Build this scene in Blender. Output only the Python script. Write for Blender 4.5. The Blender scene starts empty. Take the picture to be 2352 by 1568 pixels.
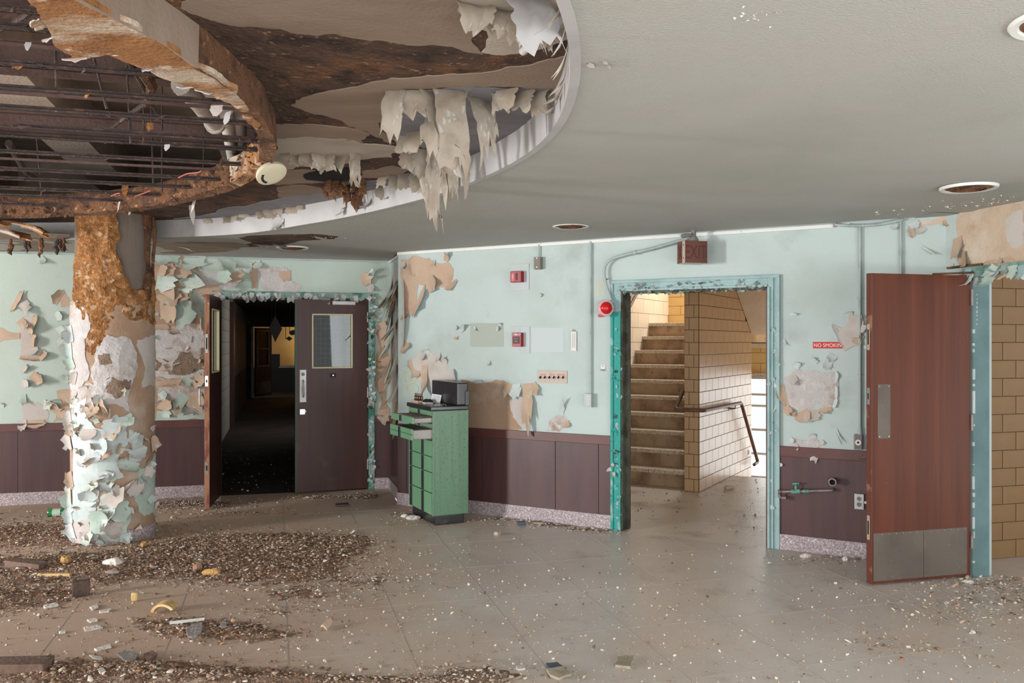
import bpy, bmesh, math, random
import numpy as np
from mathutils import Vector, Matrix, noise, geometry

C = bpy.context.scene.collection
random.seed(7)
PI = math.pi
F, CX, CY, CAMZ = 1968.0, 1176.0, 786.0, 1.6

# ------------------------------------------------------------------ camera, world, light, exposure
cam_d = bpy.data.cameras.new('camera'); cam = bpy.data.objects.new('camera', cam_d); C.objects.link(cam)
cam_d.sensor_width = 36.0; cam_d.lens = 36.0 * F / 2352.0; cam_d.shift_y = 2.0 / 2352.0
cam_d.clip_start = 0.05; cam_d.clip_end = 200
cam.location = (0, 0, CAMZ); cam.rotation_euler = (PI / 2, 0, 0)
sc = bpy.context.scene
sc.camera = cam
sc.view_settings.view_transform = 'Standard'; sc.view_settings.look = 'None'
sc.view_settings.gamma = 1.0; sc.view_settings.use_curve_mapping = False
sc.view_settings.exposure = -0.12
world = bpy.data.worlds.new('overcast_sky'); sc.world = world; world.use_nodes = True
wb = world.node_tree.nodes['Background']
wb.inputs[0].default_value = (0.97, 0.99, 1.0, 1); wb.inputs[1].default_value = 1.35


def area(name, loc, target, sx, sy, power, color=(1, 1, 1)):
    d = bpy.data.lights.new(name, 'AREA'); d.shape = 'RECTANGLE'; d.size = sx; d.size_y = sy
    d.energy = power; d.color = color
    o = bpy.data.objects.new(name, d); C.objects.link(o); o.location = loc
    o.rotation_euler = (Vector(target) - Vector(loc)).to_track_quat('-Z', 'Y').to_euler()
    return o


# daylight of the windows of the day room (left side, behind the camera) and of the stair hall
area('daylight_left_window', (-10.6, 0.9, 1.45), (-2.5, 8.2, 1.35), 1.1, 1.7, 1050, (1.0, 0.98, 0.96))
area('daylight_back_windows', (-1.0, -2.05, 1.55), (-0.5, 5.0, 0.2), 10.5, 1.8, 215, (1.0, 0.985, 0.98))
area('daylight_right_window', (5.1, 0.6, 1.5), (0.5, 5.5, 0.2), 3.4, 1.7, 110, (0.95, 0.98, 1.0))
area('daylight_left_near', (-7.35, 5.4, 1.5), (-2.9, 4.7, 0.0), 1.6, 1.7, 85, (1.0, 0.98, 0.95))
# two added uplights outside the windows, there only to brighten the ceilings
area('ceiling_fill_back', (-1.5, -2.9, -0.1), (-1.0, 2.2, 2.6), 12.0, 1.2, 900, (1.0, 0.98, 0.95))
area('ceiling_fill_right', (5.9, 0.6, -0.1), (1.0, 4.0, 2.6), 4.5, 1.2, 330, (1.0, 0.99, 0.97))
area('daylight_stair_window', (4.25, 11.45, 0.42), (2.2, 8.2, 0.7), 2.2, 1.5, 26, (0.97, 0.99, 1.0))
area('daylight_upper_stair_window', (3.25, 12.05, 3.5), (1.0, 8.9, 0.2), 1.2, 1.2, 120, (1.0, 0.97, 0.92))
area('daylight_passage_window', (6.2, 5.9, 1.6), (3.6, 5.6, 0.7), 1.2, 1.6, 9, (1.0, 0.99, 0.96))
area('corridor_fill', (-2.92, 15.6, 1.9), (-5.6, 16.2, 1.2), 0.8, 1.2, 26, (1.0, 0.97, 0.92))  # added lamp inside the corridor, brightens its left wall
area('daylight_far_room', (-6.2, 29.5, 2.0), (-8.0, 32.0, 1.2), 1.4, 1.4, 40, (1.0, 0.85, 0.62))


# ------------------------------------------------------------------ materials
def lin(c):
    return tuple(((v / 255) / 12.92 if v <= 10 else (((v / 255) + 0.055) / 1.055) ** 2.4) for v in c) + (1.0,)


MATS = {}
GAIN = {}
for _n in 'aqua_paint mint_paint aqua_flake mint_flake tan_paper pale_paper white_plaster shaded_tan frame_aqua frame_turquoise frame_chipped plate_grey white_plastic conduit'.split(): GAIN[_n] = 0.90
for _n in 'ceiling_paint terrazzo_floor concrete red_oxide_steel dark_iron recess_tan recess_pale'.split(): GAIN[_n] = 1.10
GAIN.update(switch_plate=.88, dull_steel=.9, alarm_red=.92, pale_pink=.9, recess_tan=.86, recess_pale=.92, ceiling_flake=.9, ceiling_flake_back=.9, rust_plaster=.93, stained_plaster=.84, door_red=.74, door_edge_red=.8, door_brown=.82, wainscot=.86, wainscot_rail=.82, ochre_tile=.76, ochre_joint=.8, ceiling_paint=.94, cabinet_green=.92, cabinet_side=.9, frame_teal_grey=.84, lip_white=.84, clean_paint=.88, white_plaster=.84, aqua_flake=.86, pale_paper=.86, old_cream=.9, faded_paint=.92, white_block=.8)


def mat(name, c, rough=0.75, var=(), bump=None, metal=0.0, spec=0.35, emit=None):
    """c: sRGB base colour; var: (colour, scale, lo, hi, detail, stretch) noise layers laid over it."""
    g = GAIN.get(name, 1.0); c = tuple(min(240, q * g) for q in c); var = [(tuple(min(240, q * g) for q in v[0]),) + tuple(v[1:]) for v in var]
    m = bpy.data.materials.new(name); m.use_nodes = True
    nt = m.node_tree; N = nt.nodes; L = nt.links
    b = N['Principled BSDF']
    b.inputs['Roughness'].default_value = rough; b.inputs['Metallic'].default_value = metal
    b.inputs['Specular IOR Level'].default_value = spec
    tc = N.new('ShaderNodeTexCoord')
    out = None
    for k, v in enumerate(var):
        col, scale, lo, hi = v[:4]
        detail = v[4] if len(v) > 4 else 5
        st = v[5] if len(v) > 5 else (1, 1, 1)
        mp = N.new('ShaderNodeMapping'); mp.inputs['Scale'].default_value = st
        mp.inputs['Location'].default_value = (3.1 * k + 1.3, 1.7 * k, 0.9 * k)
        L.new(tc.outputs['Object'], mp.inputs[0])
        nz = N.new('ShaderNodeTexNoise'); nz.inputs['Scale'].default_value = scale
        nz.inputs['Detail'].default_value = detail; nz.inputs['Roughness'].default_value = 0.6
        L.new(mp.outputs[0], nz.inputs['Vector'])
        mr = N.new('ShaderNodeMapRange'); mr.inputs['From Min'].default_value = lo; mr.inputs['From Max'].default_value = hi
        L.new(nz.outputs['Fac'], mr.inputs['Value'])
        mx = N.new('ShaderNodeMix'); mx.data_type = 'RGBA'
        mx.inputs['A'].default_value = lin(c)
        if out: L.new(out, mx.inputs['A'])
        mx.inputs['B'].default_value = lin(col)
        L.new(mr.outputs[0], mx.inputs['Factor'])
        out = mx.outputs['Result']
    if out: L.new(out, b.inputs['Base Color'])
    else: b.inputs['Base Color'].default_value = lin(c)
    if bump:
        nz = N.new('ShaderNodeTexNoise'); nz.inputs['Scale'].default_value = bump[0]; nz.inputs['Detail'].default_value = 6
        L.new(tc.outputs['Object'], nz.inputs['Vector'])
        bp = N.new('ShaderNodeBump'); bp.inputs['Strength'].default_value = bump[1]; bp.inputs['Distance'].default_value = 0.02
        L.new(nz.outputs['Fac'], bp.inputs['Height']); L.new(bp.outputs[0], b.inputs['Normal'])
    if emit:
        b.inputs['Emission Color'].default_value = lin(emit[0]); b.inputs['Emission Strength'].default_value = emit[1]
    MATS[name] = m
    return m


def glass(name, tint=(0.93, 0.97, 0.95), refl=0.12):
    m = bpy.data.materials.new(name); m.use_nodes = True
    nt = m.node_tree; N = nt.nodes; L = nt.links
    N.remove(N['Principled BSDF'])
    t = N.new('ShaderNodeBsdfTransparent'); t.inputs[0].default_value = tint + (1,)
    g = N.new('ShaderNodeBsdfGlossy'); g.inputs['Roughness'].default_value = 0.02
    f = N.new('ShaderNodeFresnel'); f.inputs[0].default_value = 1.5
    ad = N.new('ShaderNodeMath'); ad.inputs[1].default_value = refl - 0.04
    L.new(f.outputs[0], ad.inputs[0])
    mx = N.new('ShaderNodeMixShader'); L.new(ad.outputs[0], mx.inputs[0]); L.new(t.outputs[0], mx.inputs[1]); L.new(g.outputs[0], mx.inputs[2])
    L.new(mx.outputs[0], N['Material Output'].inputs[0])
    MATS[name] = m
    return m


M = MATS
# wall paints and what lies under them
mat('aqua_paint', (194, 209, 207), 0.6, [((178, 192, 188), 1.1, 0.45, 0.72), ((140, 150, 145), 1.7, 0.56, 0.86, 8), ((196, 213, 212), 0.6, 0.5, 0.8)], (60, 0.12))
mat('mint_paint', (192, 208, 199), 0.6, [((180, 193, 183), 1.3, 0.45, 0.75), ((142, 152, 144), 2.2, 0.58, 0.86, 8)], (60, 0.12))
mat('aqua_flake', (212, 222, 222), 0.55, [((178, 200, 192), 6, 0.45, 0.75)], (50, 0.1))
mat('mint_flake', (200, 214, 205), 0.55, [((170, 196, 178), 6, 0.45, 0.75)], (50, 0.1))
mat('tan_paper', (198, 172, 150), 0.85, [((206, 182, 160), 5, 0.45, 0.7, 8), ((168, 132, 106), 2.2, 0.55, 0.8)], (90, 0.15))
mat('pale_paper', (214, 206, 200), 0.85, [((196, 180, 168), 4, 0.5, 0.75, 8)], (90, 0.15))
mat('white_plaster', (216, 210, 208), 0.9, [((188, 164, 146), 5, 0.52, 0.66, 9), ((232, 230, 232), 18, 0.5, 0.7)], (45, 0.5))
mat('brown_render', (140, 120, 104), 0.95, [((112, 94, 80), 22, 0.45, 0.7, 8)], (70, 1.0))
mat('shaded_tan', (176, 146, 122), 0.9, [((196, 178, 162), 3, 0.5, 0.7, 8), ((140, 110, 88), 1.6, 0.55, 0.75)], (60, 0.3))  # deeper tan for plaster; beside the cabinet its tone includes shade
mat('stained_plaster', (222, 200, 176), 0.9, [((196, 158, 126), 2.4, 0.45, 0.7, 8), ((232, 218, 200), 5, 0.5, 0.7), ((120, 66, 40), 3.2, 0.7, 0.8, 6, (3.5, 3.5, 0.6))], (40, 0.3))
mat('wainscot', (92, 62, 62), 0.42, [((76, 52, 54), 2.0, 0.4, 0.7, 5, (6, 6, 0.5)), ((112, 84, 82), 90, 0.68, 0.76, 2)], (20, 0.03))
mat('wainscot_rail', (112, 66, 62), 0.4, [((96, 56, 54), 5, 0.4, 0.7)], None)
mat('terrazzo_base', (168, 156, 158), 0.5, [((132, 118, 122), 85, 0.48, 0.56, 3), ((206, 200, 202), 60, 0.56, 0.66, 3)], None)
mat('ceiling_paint', (184, 185, 180), 0.85, [((172, 174, 165), 0.7, 0.4, 0.7), ((148, 142, 118), 0.55, 0.66, 0.86, 3), ((186, 182, 176), 1.6, 0.5, 0.8)], (120, 0.25))
mat('recess_rust', (78, 60, 50), 0.95, [((120, 82, 54), 2.6, 0.52, 0.68, 9), ((46, 34, 30), 7, 0.5, 0.66, 9), ((150, 118, 92), 26, 0.6, 0.7, 8)], (40, 1.0))
mat('recess_tan', (164, 146, 130), 0.9, [((148, 128, 110), 1.6, 0.4, 0.7, 8, (1, 3, 1)), ((104, 78, 60), 4.2, 0.68, 0.78, 9, (1, 3, 1))], (60, 0.2))
mat('recess_pale', (190, 182, 170), 0.85, [((170, 158, 144), 2.4, 0.45, 0.7, 8)], (60, 0.2))
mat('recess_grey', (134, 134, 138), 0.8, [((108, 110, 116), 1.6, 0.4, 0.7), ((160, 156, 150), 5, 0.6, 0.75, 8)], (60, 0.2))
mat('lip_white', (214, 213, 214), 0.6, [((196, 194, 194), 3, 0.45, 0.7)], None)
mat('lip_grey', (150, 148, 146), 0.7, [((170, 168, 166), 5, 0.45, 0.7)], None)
mat('ceiling_flake', (192, 190, 186), 0.8, [((176, 168, 156), 8, 0.45, 0.7)], None)
mat('ceiling_flake_back', (176, 166, 152), 0.85, [((146, 130, 112), 8, 0.45, 0.7)], None)
mat('rust_plaster', (160, 112, 68), 0.95, [((200, 184, 164), 2.6, 0.48, 0.6, 8, (0.5, 1.6, 1)), ((120, 74, 42), 5, 0.52, 0.7, 8), ((214, 202, 184), 9, 0.58, 0.68, 8)], (60, 0.6))
mat('rust', (112, 78, 54), 0.95, [((72, 50, 40), 9, 0.45, 0.62, 9), ((170, 130, 92), 24, 0.58, 0.7, 8)], (70, 1.0))
mat('insulation', (152, 106, 66), 1.0, [((112, 72, 42), 7, 0.45, 0.65, 9), ((206, 178, 150), 16, 0.56, 0.68, 9), ((196, 140, 78), 40, 0.5, 0.7, 8)], (90, 1.0))
mat('dark_iron', (58, 48, 46), 0.7, [((86, 66, 58), 14, 0.5, 0.66, 8), ((132, 122, 116), 60, 0.66, 0.74, 4)], (80, 0.5))
mat('red_oxide_steel', (88, 70, 66), 0.7, [((72, 52, 50), 5, 0.45, 0.7)], (50, 0.3))
mat('concrete', (172, 160, 148), 0.9, [((150, 136, 124), 1.4, 0.4, 0.7, 8, (1, 4, 1)), ((112, 96, 84), 3, 0.66, 0.8, 8)], (50, 0.3))
mat('column_core', (120, 108, 98), 0.9, [((96, 84, 76), 4, 0.4, 0.7, 6, (2, 2, 0.4))], (50, 0.3))
mat('white_pipe', (206, 202, 196), 0.6, [((176, 168, 160), 6, 0.5, 0.7)], None)
# floor
mat('terrazzo_floor', (188, 179, 173), 0.42, [((172, 161, 154), 0.9, 0.4, 0.68, 6), ((184, 168, 152), 0.5, 0.5, 0.75, 4), ((146, 134, 126), 3.2, 0.58, 0.76, 9), ((194, 188, 180), 130, 0.58, 0.68, 2)], (140, 0.10), spec=0.45)
def dust_by_place(m):
    nt = m.node_tree; N = nt.nodes; L = nt.links; b = N['Principled BSDF']
    src = b.inputs['Base Color'].links[0].from_socket
    tc = N.new('ShaderNodeTexCoord'); sx = N.new('ShaderNodeSeparateXYZ'); L.new(tc.outputs['Object'], sx.inputs[0])
    nz = N.new('ShaderNodeTexNoise'); nz.inputs['Scale'].default_value = 1.6; nz.inputs['Detail'].default_value = 8; L.new(tc.outputs['Object'], nz.inputs['Vector'])
    a = N.new('ShaderNodeMath'); a.operation = 'MULTIPLY_ADD'; L.new(nz.outputs['Fac'], a.inputs[0]); a.inputs[1].default_value = -3.0; L.new(sx.outputs[0], a.inputs[2])
    mr = N.new('ShaderNodeMapRange'); mr.inputs['From Min'].default_value = -1.4; mr.inputs['From Max'].default_value = -3.6; L.new(a.outputs[0], mr.inputs['Value'])
    mx = N.new('ShaderNodeMix'); mx.data_type = 'RGBA'; L.new(mr.outputs[0], mx.inputs['Factor']); L.new(src, mx.inputs['A']); mx.inputs['B'].default_value = lin((190, 165, 146))
    L.new(mx.outputs['Result'], b.inputs['Base Color'])
    r = N.new('ShaderNodeMapRange'); L.new(mr.outputs[0], r.inputs['Value']); r.inputs['To Min'].default_value = .33; r.inputs['To Max'].default_value = .85; L.new(r.outputs[0], b.inputs['Roughness'])


dust_by_place(M['terrazzo_floor'])
mat('zinc_strip', (178, 170, 162), 0.5)
mat('lobby_floor', (206, 199, 190), 0.34, [((150, 140, 130), 2.2, 0.52, 0.68, 9), ((206, 200, 192), 1.0, 0.5, 0.8)], (60, 0.3), spec=0.5)
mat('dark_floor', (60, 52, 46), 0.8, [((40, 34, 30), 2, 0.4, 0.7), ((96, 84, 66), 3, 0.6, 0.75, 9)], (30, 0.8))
mat('rubble_base', (150, 126, 108), 1.0, [((112, 88, 72), 6, 0.45, 0.6, 9), ((190, 170, 150), 20, 0.54, 0.66, 9), ((158, 116, 86), 2.4, 0.58, 0.72, 8)], (90, 1.0))
mat('dust_base', (156, 142, 130), 1.0, [((136, 120, 106), 8, 0.45, 0.62, 9), ((182, 170, 158), 30, 0.54, 0.66, 9)], (90, 0.8))
mat('chip_brown', (148, 118, 98), 0.95); mat('chip_dark', (116, 92, 76), 0.95); mat('chip_tan', (184, 160, 138), 0.95)
mat('chip_white', (214, 204, 192), 0.9); mat('chip_orange', (166, 118, 84), 0.95); mat('chip_grey', (150, 140, 132), 0.95)
# doors and trims
mat('door_brown', (84, 50, 44), 0.42, [((70, 42, 38), 2.2, 0.4, 0.7, 6, (8, 8, 0.5)), ((112, 84, 78), 3.5, 0.62, 0.86, 8)], (30, 0.04))
mat('door_red', (132, 66, 40), 0.4, [((106, 52, 32), 1.6, 0.4, 0.7, 6, (9, 9, 0.4)), ((152, 84, 52), 1.2, 0.55, 0.8, 6, (9, 9, 0.3)), ((196, 180, 170), 130, 0.74, 0.78, 2)], (30, 0.03))
mat('door_edge', (146, 104, 78), 0.7, [((110, 62, 50), 6, 0.45, 0.6, 8, (3, 3, 0.8)), ((176, 160, 140), 9, 0.6, 0.7, 8)], (40, 0.3))
mat('door_edge_red', (120, 66, 52), 0.6, [((170, 122, 98), 10, 0.58, 0.68, 8, (1, 1, 0.8))], (40, 0.2))
mat('green_edge', (50, 82, 70), 0.5, [((66, 60, 50), 3, 0.5, 0.75)], None)
mat('frame_aqua', (162, 192, 194), 0.5, [((142, 174, 174), 5, 0.48, 0.7), ((96, 150, 142), 16, 0.64, 0.72, 8)], (50, 0.3))
mat('frame_turquoise', (52, 164, 156), 0.5, [((150, 200, 196), 7, 0.56, 0.64, 8, (1, 1, 0.6)), ((40, 84, 76), 14, 0.62, 0.7, 8)], (60, 0.5))
mat('frame_chipped', (140, 166, 162), 0.6, [((62, 122, 104), 5, 0.48, 0.58, 8), ((186, 176, 164), 9, 0.58, 0.66, 8)], (50, 0.6))
mat('jamb_dark', (86, 88, 76), 0.7, [((60, 56, 48), 8, 0.45, 0.62, 9), ((70, 128, 116), 7, 0.6, 0.7, 8)], (60, 0.8))
mat('frame_teal_grey', (116, 148, 150), 0.55, [((96, 128, 130), 3, 0.45, 0.7)], (40, 0.1))
mat('steel', (150, 150, 148), 0.38, [((126, 124, 120), 8, 0.45, 0.7, 8)], None, 0.75)
mat('dull_steel', (122, 112, 104), 0.5, [((104, 94, 88), 3, 0.4, 0.7, 8), ((160, 150, 142), 40, 0.68, 0.74, 4)], (30, 0.05), 0.35)
mat('bright_metal', (210, 210, 208), 0.25, [], None, 0.8)
mat('cream_bead', (206, 196, 158), 0.6)
mat('trim_white', (214, 216, 212), 0.6, [((150, 140, 130), 30, 0.62, 0.72, 6)], None)
glass('wired_glass', (0.66, 0.70, 0.68), 0.045); glass('clear_glass', (0.95, 0.98, 0.97), 0.06)
# stair hall
mat('tan_tile', (206, 172, 134), 0.33, [((194, 158, 120), 3, 0.4, 0.7)], (6, 0.03), spec=0.55)
mat('tile_joint', (112, 84, 62), 0.9)
mat('yellow_tile', (228, 192, 128), 0.35, [((216, 178, 112), 2, 0.4, 0.7)], None)
mat('yellow_joint', (196, 158, 100), 0.9)
mat('cream_tile', (236, 222, 200), 0.35, [((226, 208, 184), 2, 0.4, 0.7)], None)
mat('cream_joint', (206, 186, 160), 0.9)
mat('ochre_tile', (170, 132, 86), 0.5, [((156, 118, 76), 2, 0.4, 0.7), ((186, 152, 106), 1.1, 0.5, 0.8)], None)
mat('ochre_joint', (120, 86, 58), 0.9)
mat('stair_riser', (186, 158, 128), 0.7, [((140, 114, 90), 4, 0.45, 0.62, 9, (1, 1, 0.7)), ((104, 88, 72), 14, 0.6, 0.72, 8), ((196, 172, 144), 2, 0.5, 0.7)], (30, 0.15))
mat('stair_nosing', (218, 202, 182), 0.45, [((166, 150, 130), 60, 0.5, 0.6, 3)], None)
mat('soffit_plaster', (226, 206, 178), 0.9, [((146, 120, 96), 7, 0.64, 0.7, 9, (1, 1, 2)), ((238, 222, 198), 2, 0.5, 0.7)], (40, 0.3))
mat('rail_brown', (124, 92, 76), 0.45, [((92, 68, 58), 5, 0.45, 0.7)], None)
mat('window_frame', (214, 206, 200), 0.6, [((170, 150, 140), 5, 0.55, 0.7)], None)
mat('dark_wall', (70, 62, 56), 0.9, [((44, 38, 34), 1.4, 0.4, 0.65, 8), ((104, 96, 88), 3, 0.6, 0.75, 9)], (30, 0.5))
mat('white_block', (196, 190, 182), 0.7, [((150, 142, 134), 3, 0.5, 0.75, 8)], (40, 0.2)); mat('block_joint', (120, 112, 104), 0.9)
mat('far_yellow', (206, 168, 104), 0.6, [((190, 150, 88), 1.5, 0.4, 0.7)], None)
mat('black_thing', (30, 28, 28), 0.6); mat('grey_block', (112, 100, 92), 0.8, [((70, 60, 54), 1.5, 0.5, 0.7)], None)
# cabinet and fittings
mat('cabinet_green', (112, 158, 124), 0.32, [((104, 148, 114), 3, 0.4, 0.7), ((84, 118, 92), 70, 0.62, 0.72, 3)], None, spec=0.5)
mat('cabinet_side', (106, 148, 116), 0.34, [((96, 134, 104), 4, 0.4, 0.7, 6, (8, 8, 0.4)), ((82, 112, 88), 55, 0.56, 0.68, 3)], None, spec=0.5)
mat('cabinet_black', (34, 34, 38), 0.25, [((60, 58, 56), 14, 0.6, 0.75, 6)], None, spec=0.6)
mat('drawer_grey', (172, 168, 164), 0.6); mat('drawer_inside', (112, 102, 96), 0.8, [((150, 142, 136), 20, 0.55, 0.7, 6)], None)
mat('plate_grey', (196, 206, 208), 0.55, [((186, 196, 198), 4, 0.4, 0.7)], None)
mat('alarm_red', (150, 30, 34), 0.4); mat('alarm_pink', (196, 92, 98), 0.5); mat('alarm_dark', (58, 26, 28), 0.5)
mat('pale_pink', (224, 190, 196), 0.5); mat('lamp_red', (188, 22, 26), 0.3, spec=0.4)
mat('box_grey', (118, 116, 108), 0.5); mat('conduit', (176, 190, 188), 0.5, [((150, 164, 162), 8, 0.5, 0.7)], None)
mat('switch_plate', (208, 194, 182), 0.6, [((186, 152, 126), 14, 0.58, 0.72, 8)], None); mat('switch_black', (40, 32, 30), 0.5)
mat('exit_brown', (104, 64, 52), 0.4, [((88, 54, 44), 4, 0.4, 0.7)], None); mat('exit_letter', (84, 38, 34), 0.5); mat('exit_frame', (176, 166, 152), 0.5)
mat('sign_red', (186, 44, 38), 0.5); mat('sign_letter', (226, 214, 206), 0.5)
mat('white_plastic', (222, 222, 218), 0.45); mat('grey_plastic', (120, 118, 126), 0.5)
mat('verdigris', (96, 150, 136), 0.7, [((70, 110, 104), 20, 0.5, 0.65, 6)], None); mat('old_pipe', (134, 126, 124), 0.5, [((104, 94, 92), 12, 0.5, 0.65)], None, 0.4)
mat('dark_hole', (18, 15, 14), 0.9)
mat('smoke_cream', (196, 190, 164), 0.6)
mat('foam_yellow', (206, 176, 126), 0.9, [((184, 144, 92), 6, 0.5, 0.7)], (40, 0.3)); mat('old_wood', (92, 76, 68), 0.85, [((70, 56, 50), 6, 0.45, 0.65, 8, (1, 5, 1))], (40, 0.4))
mat('board_wood', (120, 98, 86), 0.85, [((96, 76, 66), 6, 0.45, 0.65, 8, (1, 5, 1))], (40, 0.4))
mat('plaster_chunk', (222, 216, 210), 0.95, [((180, 160, 146), 14, 0.55, 0.7)], (60, 0.8)); mat('orange_chunk', (196, 156, 98), 0.95, [((170, 124, 74), 14, 0.5, 0.7)], (60, 0.8))
mat('slate_shard', (128, 122, 118), 0.8, [((160, 154, 148), 50, 0.55, 0.66)], (60, 0.4)); mat('tile_piece', (162, 154, 134), 0.8, [((140, 130, 112), 10, 0.5, 0.7)], (40, 0.3))
mat('blue_scrap', (70, 80, 96), 0.5); mat('green_glass', (22, 120, 66), 0.1, spec=0.8)
mat('pale_scrap', (200, 194, 186), 0.8); mat('bottle_brown', (76, 44, 28), 0.25, spec=0.7); mat('bottle_cap', (40, 36, 34), 0.5)
mat('paper_white', (208, 206, 208), 0.8); mat('chalk_yellow', (206, 206, 120), 0.8); mat('wire_red', (170, 90, 80), 0.6)
mat('faded_paint', (172, 180, 172), 0.7); mat('clean_paint', (204, 217, 218), 0.6); mat('old_cream', (196, 204, 190), 0.7)
mat('vent_dish', (136, 92, 72), 0.8, [((104, 70, 54), 12, 0.45, 0.65, 8)], None)
mat('foil', (190, 192, 196), 0.3, [], None, 0.6)


# ------------------------------------------------------------------ frames (planes standing in the world) and mesh helpers
class Frame:
    """a plane: point o, in-plane axes u, v, normal n towards the viewer's side"""
    def __init__(s, o, u, v, n):
        s.o, s.u, s.v, s.n = Vector(o), Vector(u).normalized(), Vector(v).normalized(), Vector(n).normalized()

    def pt(s, a, b, h=0.0):
        return s.o + s.u * a + s.v * b + s.n * h

    def px(s, x, y, h=0.0):
        d = Vector(((x - CX) / F, 1.0, (CY - y) / F)); c = Vector((0, 0, CAMZ))
        t = (s.o + s.n * h - c).dot(s.n) / d.dot(s.n)
        p = c + d * t - s.o
        return p.dot(s.u), p.dot(s.v)

    def depth(s, x, y):
        a, b = s.px(x, y)
        return s.pt(a, b).y


UP = (0, 0, 1)
l2, m2 = (0.9646, 0.264), (0.264, -0.9646)
u2, n2 = (0.8684, -0.4959), (-0.4959, -0.8684)
v3 = lambda a, z=0.0: Vector((a[0], a[1], z))
ZC, ZR, ZS = 2.494, 2.64, 3.42           # ceiling, recess ceiling, structural slab
C0 = v3((-1.338, 9.41)); C1 = v3((-1.126, 8.47)); C2 = v3((3.098, 5.984))
WL = Frame(C0, v3(l2), UP, v3(m2))                      # left wall (double door)
WT = Frame(C0, v3(m2), UP, -v3(l2))                     # short return wall
WR = Frame(C1, v3(u2), UP, v3(n2))                      # right wall (stair doorway)
WF = Frame(C2, v3(m2), UP, -v3(l2))                     # far right wall (red door)
FL = Frame((0, 0, 0), (1, 0, 0), (0, 1, 0), UP)         # floor
CE = Frame((0, 0, ZC), (1, 0, 0), (0, 1, 0), (0, 0, -1))
RE = Frame((0, 0, ZR), (1, 0, 0), (0, 1, 0), (0, 0, -1))
P0 = v3((1.996, 9.155))
ST = Frame(P0, v3(u2), -v3(n2), UP)                     # stair hall plan: a along u, b away from the room, h up
SIDE = Frame(P0, -v3(n2), UP, v3(u2))                   # tiled spine wall, right face
PIER = Frame(P0 - v3(u2) * 0.16, v3(u2), UP, v3(n2))    # its end towards the room
COR = Frame(C0, v3(l2), -v3(m2), UP)                    # corridor plan: a along l, b away, h up


def link(o, parent=None):
    C.objects.link(o)
    if parent is not None:
        o.parent = parent
        o.matrix_parent_inverse = Matrix.LocRotScale(parent.location, parent.rotation_euler, parent.scale).inverted() if parent.parent is None else \
            (Matrix.LocRotScale(parent.parent.location, parent.parent.rotation_euler, parent.parent.scale)).inverted() if parent.type == 'EMPTY' else Matrix()
    return o


def tag(o, label=None, cat=None, group=None, kind=None):
    if label: o['label'] = label
    if cat: o['category'] = cat
    if group: o['group'] = group
    if kind: o['kind'] = kind
    return o


def thing(name, label, cat, loc=(0, 0, 0), group=None):
    o = bpy.data.objects.new(name, None); C.objects.link(o); o.location = loc; o.empty_display_size = 0.1
    return tag(o, label, cat, group)


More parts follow.
